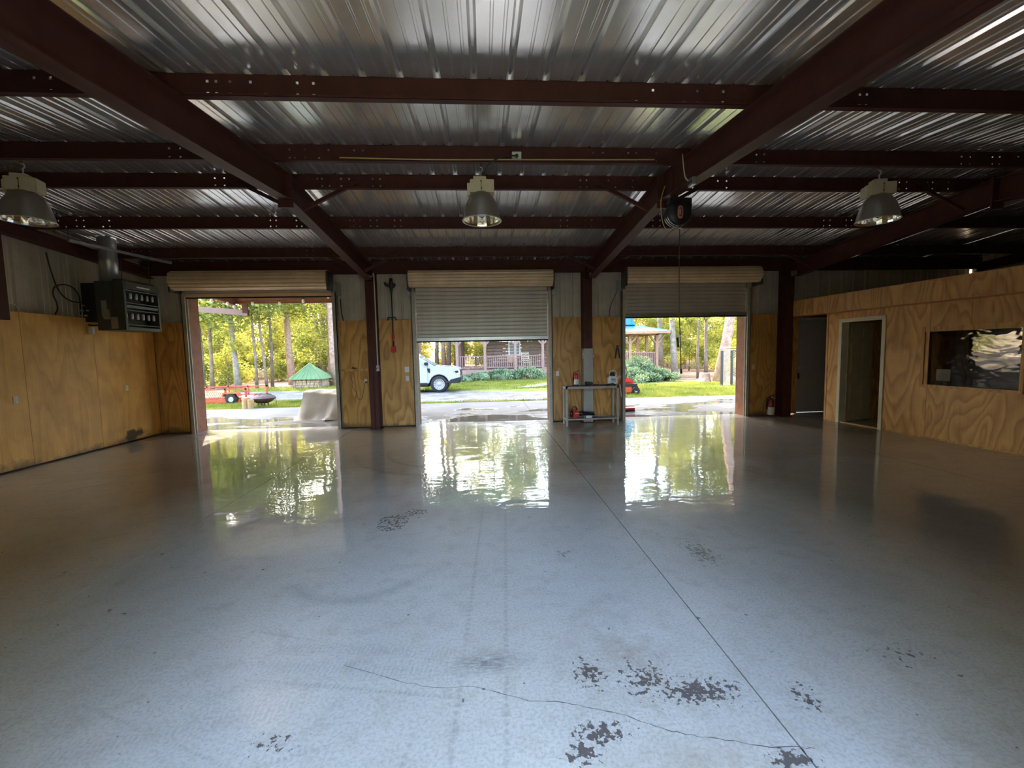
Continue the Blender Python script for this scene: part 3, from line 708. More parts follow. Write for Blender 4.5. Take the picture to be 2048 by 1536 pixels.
# junction box, cables along the purlin
p = P(1033, 315, 1, 5.14)
t = thing('junction_box', 'grey junction box on the purlin beside the lamp without heater', 'electrical box', (p.x, 5.155, p.z))
t['label'] = 'grey square junction box on purlin with black cable to lamp'
MB().box(-.055, .055, -.045, .012, -.055, .055).build('box', M['galv'], t, bevel=.004)
MB().cyl((0, -.045, 0), (0, -.07, 0), .02).build('cable_gland', M['black'], t)
def cable(name, label, pts, r, mat, cat='cable', sub=4):
    pts = [Vector(q) for q in pts]; out = []
    for i in range(len(pts)-1):
        p0, p1, p2, p3 = pts[max(i-1, 0)], pts[i], pts[i+1], pts[min(i+2, len(pts)-1)]
        for k in range(sub):
            s = k/sub; out.append(.5*((2*p1)+(p2-p0)*s+(2*p0-5*p1+4*p2-p3)*s*s+(3*p1-p0-3*p2+p3)*s**3))
    out.append(pts[-1])
    return tag(MB().tube(out, r, 6).build(name, mat, smooth=True), label, cat)
lx = L0.location.x
cable('power_cable', 'black cable drooping from junction box to the lamp below', [(p.x-.01, 5.08, p.z-.005), (p.x-.12, 5.06, p.z-.02), (lx+.2, 5.06, p.z-.05), (lx+.08, 5.08, 3.84), (lx+.03, 5.11, 3.72)], .009, M['black'])
cable('power_cable', 'thin yellowed cable stapled along the purlin above the lamps', [(-1.6, 5.10, zpur(5.17)+.03), (-.6, 5.095, zpur(5.17)+.015), (.3, 5.09, zpur(5.17)+.02), (1.2, 5.095, zpur(5.17)+.028), (2.1, 5.10, zpur(5.17)+.04)], .007, M['yellow'])

# unit heater on the left
HY = 8.12; hx1 = P(249, 610, 1, HY).x; hx0 = P(191, 610, 1, HY).x
hz0, hz1 = P(249, 660, 1, HY).z, P(249, 561, 1, HY).z; HY1 = P(320, 612, 0, hx1).y
HL = HY1-HY; HD = hx1-hx0; HH = hz1-hz0
t = thing('unit_heater', 'dark olive gas unit heater hung over the left plywood wall', 'heater', (hx0, HY, hz0))
MB().box(0, HD-.18, 0, HL, 0, HH).build('cabinet', M['heater'], t, bevel=.008)
MB().box(HD-.18, HD-.175, .02, HL-.02, .05, HH-.12).build('outlet_cavity', M['heater_dark'], t)
m = MB()
for y0, y1, z0, z1 in ((0, .05, 0, HH), (HL-.05, HL, 0, HH), (.05, HL-.05, HH-.13, HH), (.05, HL-.05, 0, .06)): m.box(HD-.18, HD, y0, y1, z0, z1)
m.build('front_frame', M['heater'], t, bevel=.004)
hm = M['heater']
for zz in (.12, .42, .50, .57, .83):
    MB().bar((HD-.02, .055, zz*HH), (HD-.02, HL-.055, zz*HH), .030, .014 if zz != .5 else .05, (.35, 0, 1)).build('louver', M['heater'], t)
for zz in (.24, .66):
    for k in range(6):
        y = .1+k*(HL-.2)/5
        MB().lathe([(.02, 0), (.026, .02), (.026, .09), (.02, .11)], (HD-.07, y, zz*HH), 8).build('burner_tube', M['galv'], t, smooth=True)
MB().box(HD, HD+.002, HL*.36, HL*.72, HH-.085, HH-.06).build('name_plate', M['paper'], t)
MB().prism([(.05, 0), (HD-.05, 0), (HD-.08, .05), (.10, .05)], HL-.12, (0, .1, HH), 'xz').build('top_cover', M['heater'], t)
bx = P(163, 600, 1, HY+.05).x-hx0
MB().box(bx, -.01, .05, .5, HH*.18, HH*.97).build('control_cabinet', M['heater_dark'], t, bevel=.004)
for k in range(5): MB().cyl((bx+.03+.03*k, -.008, HH*(.3+.1*(k % 3))), (bx+.03+.03*k, -.05, HH*(.3+.1*(k % 3))), .012+.004*(k % 2)).build('valve', M['galv'], t, smooth=True)
MB().box(.12, .20, -.03, -.001, .28*HH, .60*HH).box(.15, .24, -.04, -.001, .22*HH, .42*HH).box(.25, .36, -.012, -.001, .03*HH, .27*HH).build('warning_plate', plain('tan label plate', (.30, .26, .19), .6), t)
MB().tube([(bx-.02, .1, HH*.55), (bx-.02, .1, 0), (bx+.0, .1, -.02)], .016, 8).tube([(bx-.02, .1, .12), (bx+.1, .1, .10), (.02, .1, .10)], .016, 8).build('gas_pipe', M['iron'], t, smooth=True)
MB().box(bx+.05, bx+.13, .06, .10, -.06, .07).build('gas_tag', M['paper'], t)
fx, fy = HD*.28, .18
MB().cyl((fx, fy, HH), (fx, fy, zsheet(HY)-hz0+.0), .135, n=24).build('flue_pipe', M['galv'], t, smooth=True)
for xx, yy in ((HD-.08, .1), (HD-.08, HL-.1)): MB().cyl((xx, yy, HH), (xx, yy, zpur(HY+yy)-hz0), .006, n=6).build('hanger_rod', M['iron'], t)
a, b = P(137, 481, 2, 3.58), P(342, 526, 2, 3.58)
m = MB().bar(a, b, .042, .042)
tag(m.build('strut_channel', M['galv']), 'grey strut channel hung across the heater flue under the roof', 'channel')
for q in (a, b): MB().cyl(q, (q.x, q.y, zpur(q.y)+.02), .005, n=6).build('hanger_rod', M['iron'], bpy.data.objects['strut_channel'])
def LW(u, v, off=.05): return P(u, v, 0, XW-.1+off)
cable('power_cable', 'black cable looping on the left siding down to the heater valve', [LW(92, 505), LW(97, 525), LW(104, 548), LW(112, 570), LW(124, 590), LW(142, 602), LW(165, 606)], .011, M['black'])
cable('power_cable', 'black cable arched on left siding dropping behind the plywood', [LW(110, 629), LW(115, 618), LW(113, 605), LW(107, 592), LW(106, 580), LW(112, 572), LW(128, 569), LW(145, 575), LW(156, 588), LW(160, 605), LW(161, 625), LW(163, 640)], .011, M['black'])
cable('loose_wire', 'thin white wire loop resting on top of the left plywood', [LW(-10, 616), LW(5, 608), LW(22, 607), LW(35, 614), LW(40, 622)], .006, M['paper'])

# cord reel on the right hand frame
RY = 5.28; rc = P(1355, 428, 1, RY)
t = thing('cord_reel', 'black hanging cord reel with pale red badge under frame kink', 'cord reel', (rc.x, RY, rc.z))
MB().lathe([(.001, -.075), (.14, -.075), (.15, -.06), (.152, -.02), (.15, .06), (.14, .075), (.001, .075)], (0, 0, 0), 32, 'y').build('drum_housing', M['black'], t, smooth=True)
for k, yy in enumerate((-.045, .0, .045)): MB().tube([(.157*cos(a), yy, .157*sin(a)) for a in np.linspace(radians(195), radians(345), 22)], .0045, 6).build('guard_hoop', M['chrome'], t, smooth=True)
MB().box(-.12, .16, -.06, .06, .125, .185).build('mount_plate', M['black'], t, bevel=.01)
MB().box(.13, .165, -.05, .05, .04, .15).build('side_bracket', M['black'], t, bevel=.01)
MB().box(-.085, .0, -.02, .02, .18, zraf(RY)+.30-rc.z).build('drop_bracket', M['steel_red'], t, bevel=.004)
m = MB(); pr = []
for k in range(24):
    a = 2*pi*k/24; pr.append((.034*math.copysign(abs(cos(a))**.6, cos(a)), .078*math.copysign(abs(sin(a))**.7, sin(a))))
m.prism(pr, -.004, (0, -.076, .0), 'xz'); m.build('badge', plain('pale red badge', (.52, .20, .15), .5), t)
m = MB(); m.prism([(x*.6+.003, z*.72) for x, z in pr], -.003, (0, -.0795, .0), 'xz'); m.build('badge_centre', plain('dark red badge centre', (.16, .02, .02), .5), t)
for s in (-1, 1): MB().bar((-.004+s*.006, -.084, -.03), (-.004+s*.006, -.084, .035), .004, .003).build('badge_stroke', M['paper'], t)
MB().cyl((.03, 0, -.15), (.03, 0, -.185), .018).ball((.018, -.01, -.18), .012).ball((.046, -.01, -.18), .012).build('cord_stop', M['chrome'], t, smooth=True)
ce = P(1362, 738, 1, RY)
t2 = thing('reel_cord', 'thin dark cord hanging from the reel in front of third door', 'cord', (rc.x+.03, RY, rc.z-.18))
zc = rc.z-.18
e = ce - Vector((rc.x+.03, RY, zc)); c1 = P(1358, 672, 1, RY) - Vector((rc.x+.03, RY, zc)); c2 = P(1357, 694, 1, RY) - Vector((rc.x+.03, RY, zc))
MB().tube([(0, 0, 0), (0, 0, -.6), (.004, 0, -1.0), (c1.x+.015, 0, c1.z), (c2.x+.028, 0, c2.z), e], .0065, 6).build('cord', M['cord'], t2, smooth=True)
MB().box(c1.x-.035, c1.x+.01, -.015, .015, c1.z-.02, c1.z+.02).build('socket_head', M['paper'], t2, bevel=.006)
MB().tube([(c1.x-.02, 0, c1.z-.02), (c2.x-.004, 0, c2.z)], [.015, .013], 8).build('handle', M['black'], t2, smooth=True)
MB().tube([e, e+Vector((.004, 0, -.06))], [.012, .016], 8).build('plug', M['black'], t2, smooth=True)
cable('loose_wire', 'tan wire hanging beside the cord reel', [P(1330, 372, 1, 5.2), P(1322, 400, 1, 5.2), P(1323, 430, 1, 5.2), P(1328, 452, 1, 5.2), P(1337, 460, 1, 5.2), P(1348, 455, 1, 5.2)], .005, M['yellow'])
q = P(1385, 364, 0, 2.32)
t = thing('outlet_box', 'small metal outlet box on the frame above the cord reel', 'outlet', (2.335, q.y, q.z))
MB().box(-.04, 0, -.055, .055, -.04, .04).build('box', M['galv'], t, bevel=.003)
for s in (-1, 1): MB().box(-.044, -.04, s*.025-.014, s*.025+.014, -.018, .018).build('socket', M['black'], t)
cable('power_cable', 'cream cable from the outlet box up to the purlin', [(2.30, q.y+.05, q.z+.03), (2.29, q.y+.12, q.z+.12), (2.29, q.y+.18, zraf(q.y)+.33)], .007, M['beige'])

# white conduit and switch on the left frame's column
c0 = P(751, 545, 1, 9.43); c1 = P(754, 735, 1, 9.43)
t = thing('conduit_pipe', 'white conduit running down the column left of the middle door', 'pipe', (-2.35, 9.425, 0))
MB().tube([(-.06, -.55, zraf(8.9)+.03), (-.02, -.12, zraf(9.3)+.06), (0, -.02, 3.44), (0, 0, 3.36), (0, 0, 1.42)], .014, 8).build('pipe', M['beige'], t, smooth=True)
MB().box(-.03, .03, -.03, .012, 1.30, 1.43).build('switch_box', M['galv'], t, bevel=.004)
MB().bar((0, -.03, 1.37), (-.05, -.06, 1.34), .012, .012).build('switch_lever', M['iron'], t)

def BWp(u, v): return P(u, v, 1, 9.86)
cable('power_cable', 'thin black cable dropping behind plywood left of the third door', [BWp(1234, 583), BWp(1228, 596), BWp(1222, 610), BWp(1219, 622), BWp(1218, 636)], .007, M['black'])
cable('power_cable', 'thick black cable bending down beside the tarp doorway track', [BWp(681, 598), BWp(682, 615), BWp(684, 630), BWp(688, 645)], .010, M['black'])
# string trimmer hanging upside down
tx = P(785, 640, 1, 9.64).x
t = thing('string_trimmer', 'black and red string trimmer hanging head up beside middle door', 'trimmer', (tx, 9.64, 0))
zt = lambda v: P(785, v, 1, 9.64).z
MB().tube([(0, 0, zt(585)), (0, 0, zt(690))], .014, 10).build('shaft', M['pole'], t, smooth=True)
MB().lathe([(.001, zt(556)), (.035, zt(557)), (.045, zt(566)), (.04, zt(572)), (.03, zt(580)), (.018, zt(588))], (0, 0, 0), 14).build('motor_head', M['pole'], t, smooth=True)
m = MB(); m.prism([(-.16, zt(566)), (-.13, zt(572)), (-.05, zt(575)), (.06, zt(575)), (.10, zt(570)), (.10, zt(568)), (.03, zt(565)), (-.05, zt(570)), (-.13, zt(564))], .05, (0, -.03, 0), 'xz'); m.build('guard', M['pole'], t)
MB().tube([(-.10, -.02, zt(641)), (-.10, -.02, zt(637)), (-.085, -.02, zt(634.5)), (0, -.02, zt(636)), (.06, -.02, zt(634.5)), (.085, -.02, zt(638)), (.085, -.02, zt(641))], .012, 8).build('loop_handle', M['pole'], t, smooth=True)
MB().lathe([(.016, zt(665)), (.028, zt(668)), (.03, zt(676)), (.022, zt(681)), (.016, zt(683))], (0, 0, 0), 12).build('grip', M['red'], t, smooth=True)
MB().tube([(0, 0, zt(683)), (0, 0, zt(694))], .02, 8).build('trigger_housing', M['black'], t, smooth=True)
MB().box(-.055, .05, -.04, .04, zt(705), zt(693)).build('battery', M['red'], t, bevel=.012)
MB().cyl((-.03, .09, zt(640)), (-.03, -.02, zt(640)), .006).build('hanging_nail', M['galv'], t)

# string and gadget on the narrow plywood sheet
g = P(708, 739, 1, YP-.03)
cable('hanging_string', 'dark cord trailing from a ledge gadget beside the tarp door', [P(701, 742, 1, YP-.012), P(702, 755, 1, YP-.012), P(706, 768, 1, YP-.012), P(705, 775, 1, YP-.012), P(712, 784, 1, YP-.012), P(716, 797, 1, YP-.012), P(722, 799, 1, YP-.012), P(725, 794, 1, YP-.012), P(727, 780, 1, YP-.012), P(730, 765, 1, YP-.012)], .005, M['cord'])
t = thing('wall_gadget', 'small black gadget on the plywood ledge beside tarp door', 'gadget', (g.x, YP-.02, 1.357))
MB().box(-.05, .06, -.03, .0, 0, .02).build('body', M['black'], t, bevel=.006)
MB().cyl((-.02, -.015, .02), (-.02, -.015, .035), .014).build('dial', M['black'], t)
g = P(732, 762, 1, YP)
t = thing('wall_outlet', 'open outlet box with loose cord end on tarp-side plywood', 'outlet', (g.x, YP, g.z))
MB().box(-.03, .03, -.02, 0, -.05, .05).build('box', M['beige'], t, bevel=.003)
MB().box(-.015, .035, -.035, -.02, -.045, -.01).build('plug', M['iron'], t, bevel=.003)

# grey bench at the middle pier -------------------------------------------------
BY0, BY1 = 9.02, 9.40
bx0_, bx1_ = P(1132, 800, 1, BY0).x, P(1238, 800, 1, BY0).x; bz = P(1180, 772, 1, BY0).z
BW = bx1_-bx0_
t = thing('work_bench', 'grey green steel bench with lower mesh shelf at middle pier', 'bench', (bx0_, BY0, 0))
MB().box(0, BW, 0, BY1-BY0, bz-.008, bz).build('bench_top', M['iron'], t)
m = MB()
for a, b in (((0, .02), (BW, .02)), ((0, BY1-BY0-.02), (BW, BY1-BY0-.02)), ((.02, 0), (.02, BY1-BY0)), ((BW-.02, 0), (BW-.02, BY1-BY0))): m.bar((a[0], a[1], bz-.034), (b[0], b[1], bz-.034), .04, .05)
m.build('top_frame', M['benchgrey'], t, bevel=.002)
for xx in (0, BW-.045):
    for yy in (0, BY1-BY0-.045): MB().box(xx, xx+.045, yy, yy+.045, 0, bz-.058).build('leg', M['benchgrey'], t, bevel=.002)
sz_ = .15
m = MB()
for a, b in (((.045, .02), (BW-.045, .02)), ((.045, BY1-BY0-.02), (BW-.045, BY1-BY0-.02)), ((.02, .045), (.02, BY1-BY0-.045)), ((BW-.02, .045), (BW-.02, BY1-BY0-.045))): m.bar((a[0], a[1], sz_), (b[0], b[1], sz_), .03, .03)
m.build('shelf_frame', M['benchgrey'], t)
m = MB(); k = .05
while k < BW-.04:
    m.bar((k, .03, sz_+.012), (min(k+.06, BW-.03), BY1-BY0-.03, sz_+.012), .006, .004).bar((min(k+.06, BW-.03), .03, sz_+.012), (k, BY1-BY0-.03, sz_+.012), .006, .004); k += .05
m.build('mesh_shelf', M['iron'], t, kind='stuff')
# red extinguisher on the bench
def extinguisher(name, label, loc, h, r, mat='red'):
    t = thing(name, label, 'fire extinguisher', loc)
    MB().lathe([(.001, 0), (r*.96, 0), (r, .02*h), (r, .68*h), (r*.85, .76*h), (r*.4, .82*h), (r*.36, .86*h)], (0, 0, 0), 20).build('cylinder', M[mat], t, smooth=True)
    MB().lathe([(r*1.01, .08*h), (r*1.015, .09*h), (r*1.015, .42*h), (r*1.01, .43*h)], (0, 0, 0), 20).build('label_band', M['paper'], t, smooth=True)
    MB().cyl((0, 0, .85*h), (0, 0, .92*h), r*.45).bar((-r*.3, 0, .93*h), (r*1.3, 0, 1.0*h), .02, .012).bar((-r*.3, 0, .90*h), (r*1.2, 0, .91*h), .02, .012).build('valve_handle', M['black'], t)
    MB().tube([(-r*.3, 0, .89*h), (-r*1.2, 0, .84*h), (-r*1.35, 0, .6*h), (-r*1.3, 0, .32*h)], [r*.16, r*.18, r*.18, r*.24], 8).build('hose', M['black'], t, smooth=True)
    MB().ball((0, -r*.5, .885*h), r*.22).build('gauge', M['paper'], t, smooth=True)
    return t
def onbench(u, y): return P(u, 770, 1, y).x
extinguisher('fire_extinguisher', 'red fire extinguisher with cream label standing on grey bench', (onbench(1153, 9.22), 9.22, bz), .335, .052)
# sprayer jug
jx = onbench(1225, 9.2)
t = thing('sprayer_jug', 'white sprayer jug with black cap and hose on bench end', 'jug', (jx, 9.2, bz))
MB().box(-.105, .105, -.07, .07, 0, .20).build('tank', M['white'], t, bevel=.03)
MB().lathe([(.075, .195), (.075, .23), (.05, .265), (.03, .275), (.001, .276)], (0, 0, 0), 16).build('pump_cap', M['black'], t, smooth=True)
MB().tube([(-.07, 0, .2), (-.07, 0, .28), (-.03, 0, .315), (.05, 0, .31), (.09, 0, .27), (.095, 0, .19)], .011, 8).build('carry_handle', M['white'], t, smooth=True)
MB().tube([(.09, -.02, .16), (.14, -.02, .19), (.19, -.02, .19), (.185, -.02, .16), (.12, -.02, .14)], .007, 6).build('hose', M['white'], t, smooth=True)
MB().box(-.06, .07, -.0725, -.069, .06, .15).build('label_sheet', M['paper'], t)
for zz, a, b in ((.128, -.05, .05), (.108, -.045, .03), (.082, -.01, .055)): MB().box(a, b, -.0745, -.072, zz, zz+.012).build('label_print', M['heater'], t)
t = thing('spray_wand', 'pale spray wand hanging off the right end of bench', 'wand', (onbench(1240, 9.15), 9.15, bz))
MB().tube([(0, 0, .02), (.02, 0, -.12), (.03, 0, -.27)], [.006, .006, .01], 6).build('tube', M['white'], t, smooth=True)
MB().box(-.015, .015, -.01, .01, .01, .1).build('grip', M['red'], t, bevel=.004)
# small tools on the bench top
t = thing('c_clamp', 'small brass toned clamp lying on bench left end', 'clamp', (onbench(1141, 9.12), 9.12, bz+.008))
MB().tube([(-.06, 0, 0), (-.06, .05, .0), (.03, .05, .0), (.03, .0, 0)], .008, 6).build('clamp_frame', plain('worn brass', (.45, .36, .22), .4, .6), t)
MB().tube([(-.11, .0, .004), (.03, 0, .004)], .006, 6).box(-.13, -.10, -.03, .03, 0, .008).build('screw', M['galv'], t)
t = thing('hose_nozzle', 'shiny hose nozzle on bench front edge near extinguisher', 'nozzle', (onbench(1154, 9.06), 9.06, bz+.02))
MB().tube([(-.09, 0, 0), (-.02, 0, 0), (.0, 0, 0), (.03, 0, 0)], [.01, .012, .019, .019], 10).build('barrel', M['black'], t, smooth=True)
MB().ball((.04, -.01, 0), .018).build('tip', M['chrome'], t, smooth=True)
t = thing('power_drill', 'dark power tool lying on the bench in front of the column', 'drill', (onbench(1178, 9.14), 9.14, bz))
MB().tube([(-.09, 0, .06), (.05, 0, .05), (.09, 0, .05)], [.03, .032, .018], 10).build('body', M['heater'], t, smooth=True)
MB().tube([(-.04, 0, .05), (-.06, -.03, .01)], .018, 8).box(-.1, -.02, -.05, .02, 0, .022).build('handle', M['black'], t)
MB().cyl((.09, 0, .05), (.14, 0, .05), .012).build('chuck', M['galv'], t)
t = thing('pistol_nozzle', 'black spray gun lying in front of the white jug', 'spray gun', (onbench(1222, 9.07), 9.07, bz+.012))
MB().tube([(-.13, 0, 0), (-.03, 0, .012), (.06, 0, .02)], [.01, .012, .016], 8).build('barrel', M['black'], t, smooth=True)
MB().tube([(.05, 0, .015), (.10, -.03, .0)], .014, 8).build('grip', M['black'], t, smooth=True)
MB().cyl((-.14, 0, 0), (-.12, 0, .002), .012).build('tip', M['chrome'], t)
t = thing('rusty_hook', 'rust red hook tool lying behind the bench drill', 'tool', (onbench(1192, 9.3), 9.3, bz+.008))
MB().tube([(-.05, 0, 0), (.05, 0, .0), (.07, 0, .03), (.06, 0, .07), (.03, 0, .08)], .008, 6).build('hook_bar', M['steel_red_lit'], t, smooth=True)
MB().ball((-.05, 0, 0), .012).build('knob', M['red'], t)
# lower shelf
t = thing('leaf_blower', 'red and black leaf blower on the lower bench shelf', 'leaf blower', (onbench(1150, 9.2)-.01, 9.2, sz_+.016))
MB().box(-.08, .09, -.09, .09, 0, .18).build('housing', M['red'], t, bevel=.04)
MB().lathe([(.07, -.02), (.08, .0), (.06, .03), (.001, .03)], (-.08, -.01, .09), 16, 'x').build('fan_cover', M['black'], t, smooth=True)
MB().tube([(-.07, 0, .17), (-.05, 0, .24), (.02, 0, .245), (.06, 0, .18)], .014, 8).build('handle', M['black'], t, smooth=True)
MB().tube([(.09, 0, .09), (.17, 0, .09), (.44, 0, .08)], [.055, .045, .045], 12).build('nozzle', M['black'], t, smooth=True)
MB().box(-.01, .085, -.0925, -.0895, .10, .112).build('stripe', M['paper'], t)
tag(MB().box(0, .13, 0, .03, 0, .05).build('paper_box', M['paper'], bevel=.004), 'small white box in front of blower nozzle on bench shelf', 'box').location = (onbench(1172, 9.1), 9.1, sz_+.016)
# hand tools on the pier
t = thing('loppers', 'dark wooden handled shears hanging at the edge of third door', 'shears', (P(1236, 700, 1, YP).x-.02, YP-.02, 0))
za, zb_ = P(1236, 691, 1, YP).z, P(1236, 717, 1, YP).z
for s in (-1, 1): MB().bar((s*.006, 0, za), (s*.055, 0, zb_), .035, .02, (0, 1, 0)).build('handle', plain('dark handle wood', (.05, .03, .022), .6), t, bevel=.004)
MB().cyl((0, -.014, za-.05), (0, .018, za-.05), .009).build('pivot', M['galv'], t)
# lower grey sleeve painted on the right column, with clips
cx = 2.36; zs_ = P(1174, 697, 1, 9.43).z
t = thing('column_sleeve', 'grey sheet metal sleeve round the lower column behind the bench', 'column sleeve', (cx, 9.44, 0))
MB().box(-.107, .107, -.006, .0, .02, zs_).build('front_plate', M['colgrey'], t)
MB().box(-.107, -.101, 0, .2, .02, zs_).box(.101, .107, 0, .2, .02, zs_).build('side_plate', M['colgrey'], t)
t = thing('pipe_clamps', 'small steel clamps hooked over the grey column sleeve', 'clamp', (cx, 9.43, zs_-.10))
t.name = 'bar_clamp'
MB().bar((-.11, -.02, 0), (.12, -.02, -.01), .012, .016).build('bar', M['galv'], t)
for xx, l in ((-.13, -.12), (.09, -.10)): MB().bar((xx, -.02, .05), (xx+.01, -.02, l), .03, .025).build('jaw', M['benchgrey'], t, bevel=.003)
MB().ball((.10, -.05, -.07), .02).ball((-.12, -.04, -.02), .018).build('screw_knob', M['chrome'], t, smooth=True)
# red extinguisher, its paint darkened for the shade, on the floor by the right column
e_ = P(1544, 822, 1, 9.5)
extinguisher('fire_extinguisher', 'red fire extinguisher standing by the office-side column', (e_.x, 9.55, 0), .52, .075, 'shaded_red')
# push broom in the third doorway
br = P(1258, 824, 2, 0)
t = thing('push_broom', 'dark red push broom head leaning at the third doorway', 'broom', (br.x, br.y, 0), .05)
MB().box(-.25, .16, -.03, .03, .06, .11).build('broom_block', M['red'], t, bevel=.008)
m = MB()
for i in range(40):
    for j in range(4): m.bar((-.245+i*.0102, -.024+j*.016, .06), (-.247+i*.0104, -.03+j*.02, 0), .005, .005)
m.build('bristles', M['iron'], t, kind='stuff')
MB().tube([(-.2, .03, .1), (-.75, .3, .75), (-1.0, .42, 1.1)], .013, 8).build('broom_handle', M['gazebowood'], t, smooth=True)
# office things behind the pane
_s = W(1888, 735, .95)[0]; wp = Vector((OX, OY, 0)) + od*_s + on*.95
t = thing('office_desk', 'dark desk inside the office behind the window pane', 'desk', (wp.x, wp.y, 0), orz)
MB().box(-.8, .8, -.3, .4, .72, .75).build('desk_top', M['greydoor'], t)
for xx in (-.78, .72):
    for yy in (-.28, .34): MB().box(xx, xx+.06, yy, yy+.06, 0, .72).build('leg', M['greydoor'], t)
t = thing('monitor', 'pale monitor standing on the office desk', 'monitor', (wp.x, wp.y, .75), orz+.3)
MB().box(-.10, .10, -.015, .015, .20, .42).build('screen', M['paper'], t, bevel=.005)
MB().box(-.03, .03, 0, .03, .02, .3).box(-.1, .1, -.06, .08, 0, .02).build('stand', M['black'], t)

# ================================================================== OUTDOORS
ground = struct('ground')
for a, b in ((-16, -4.1), (-4.1, 1.27), (1.27, 6.6), (6.6, 15)):
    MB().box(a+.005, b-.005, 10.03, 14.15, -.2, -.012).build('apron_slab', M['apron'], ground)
def patch(name, mat, poly, z, seg=.4, jit=.12):
    pts = []
    for (a, b) in zip(poly, poly[1:]+poly[:1]):
        a = Vector((*a, 0)); b = Vector((*b, 0)); n_ = max(1, int((b-a).length/seg))
        for k in range(n_): pts.append(a.lerp(b, k/n_) + Vector((random.uniform(-jit, jit), random.uniform(-jit, jit), 0)))
    m = MB().add([(p.x, p.y, z) for p in pts], [tuple(range(len(pts)))]); return m.build(name, mat, ground)
MB().add([(-80, 14.0, -.06), (80, 14.0, -.06), (80, 120, -.06), (-80, 120, -.06)], [(0, 1, 2, 3)]).build('lawn', M['lawn'], ground)
patch('gravel_drive', M['gravel'], [(-30, 17.2), (-9, 16.7), (-4.5, 15.1), (-1, 14.75), (3.6, 14.5), (5.5, 15.0), (3.2, 17.3), (-.5, 18.9), (-8, 21.0), (-12, 21.6), (-30, 22.5)], -.045)
patch('forest_floor', M['litter'], [(-90, 23.6), (-14, 24.0), (-7, 25.3), (-4, 31), (6, 31), (9, 27), (10.6, 22.3), (13.2, 20.4), (20, 18.5), (90, 18), (90, 140), (-90, 140)], -.04, 1.0, .3)
patch('stepping_path', M['gravel_dark'], [(1.5, 20.0), (2.3, 19.9), (4.2, 22.2), (3.4, 22.6)], -.035, .4, .03)
MB().add([(-80, -60, -.05), (80, -60, -.05), (80, .86, -.05), (-80, .86, -.05)], [(0, 1, 2, 3)]).build('gravel_yard', M['farground'], ground)
MB().add([(-80, .8, -.23), (-7.4, .8, -.23), (-7.4, 14.2, -.23), (-80, 14.2, -.06)], [(0, 1, 2, 3)]).add([(12.2, .8, -.23), (80, .8, -.06), (80, 14.2, -.06), (12.2, 14.2, -.23)], [(0, 1, 2, 3)]).build('side_yard', M['lawn'], ground)

# canopy over the doors: red beams, ribbed sheets, string lights
can = thing('door_canopy', 'rust red canopy of beams and ribbed sheets outside the doors', 'canopy', (0, 0, 0))
CY = 12.9; cl = P(469, 612, 1, CY).x; CX1 = 8.3
zc0, zc1 = P(565, 607, 1, CY).z, P(565, 597, 1, CY).z
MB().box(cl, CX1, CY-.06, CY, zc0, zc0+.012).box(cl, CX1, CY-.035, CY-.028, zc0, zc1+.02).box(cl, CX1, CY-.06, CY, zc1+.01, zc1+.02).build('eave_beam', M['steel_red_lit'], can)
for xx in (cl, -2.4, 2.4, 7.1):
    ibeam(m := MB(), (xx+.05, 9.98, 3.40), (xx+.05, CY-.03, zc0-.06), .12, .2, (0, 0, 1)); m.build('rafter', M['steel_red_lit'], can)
x = cl-.1
while x < CX1:
    pr = rib_profile(x, min(x+.9144, CX1)); n_ = len(pr); m = MB()
    m.add([(q, 9.99, 3.66+h) for q, h in pr]+[(q, CY+.15, zc1+.03+h) for q, h in pr], [(i, i+1, n_+i+1, n_+i) for i in range(n_-1)])
    m.build('roof_panel', M['siding'], can); x += .9144
lb, lt = P(496, 632, 1, 15.0), P(496, 620, 1, 15.0)
qa, qb, qc = P(384, 617.5, 1, 13.7), P(497, 626, 1, 12.3), P(491, 608, 1, 12.3)
MB().bar(qa, qb, .06, .16).build('side_beam', M['steel_red'], can)
MB().box(qb.x-.14, qb.x-.0, 12.25, 12.31, qb.z, qc.z).build('stub_post', M['steel_red'], can)
MB().box(lb.x-.06, lb.x+.0, 14.85, 14.98, -.06, lb.z) if False else None
sl_ = thing('string_lights', 'string of small clear bulbs along the canopy beams', 'string lights', (0, 0, 0))
bp = [P(403, 596, 1, 10.6), P(423, 600, 1, 11.2), P(455, 606, 1, 12.3), P(468, 612, 1, 12.75), P(505, 606, 1, 12.75), P(559, 606, 1, 12.75), P(606, 601, 1, 12.75), P(656, 592, 1, 12.75)]
MB().tube([b+Vector((0, 0, .07)) for b in bp]+[Vector((-2.0, 12.75, 3.45)), Vector((2, 12.75, 3.4))], .006, 6).build('wire', M['black'], sl_)
for b in bp:
    o = MB().lathe([(.001, -.075), (.03, -.058), (.04, -.025), (.026, .02), (.018, .035)], b, 10).build('bulb', M['white'], sl_, smooth=True)
    MB().cyl(b+Vector((0, 0, .025)), b+Vector((0, 0, .07)), .017).build('socket', M['black'], o)

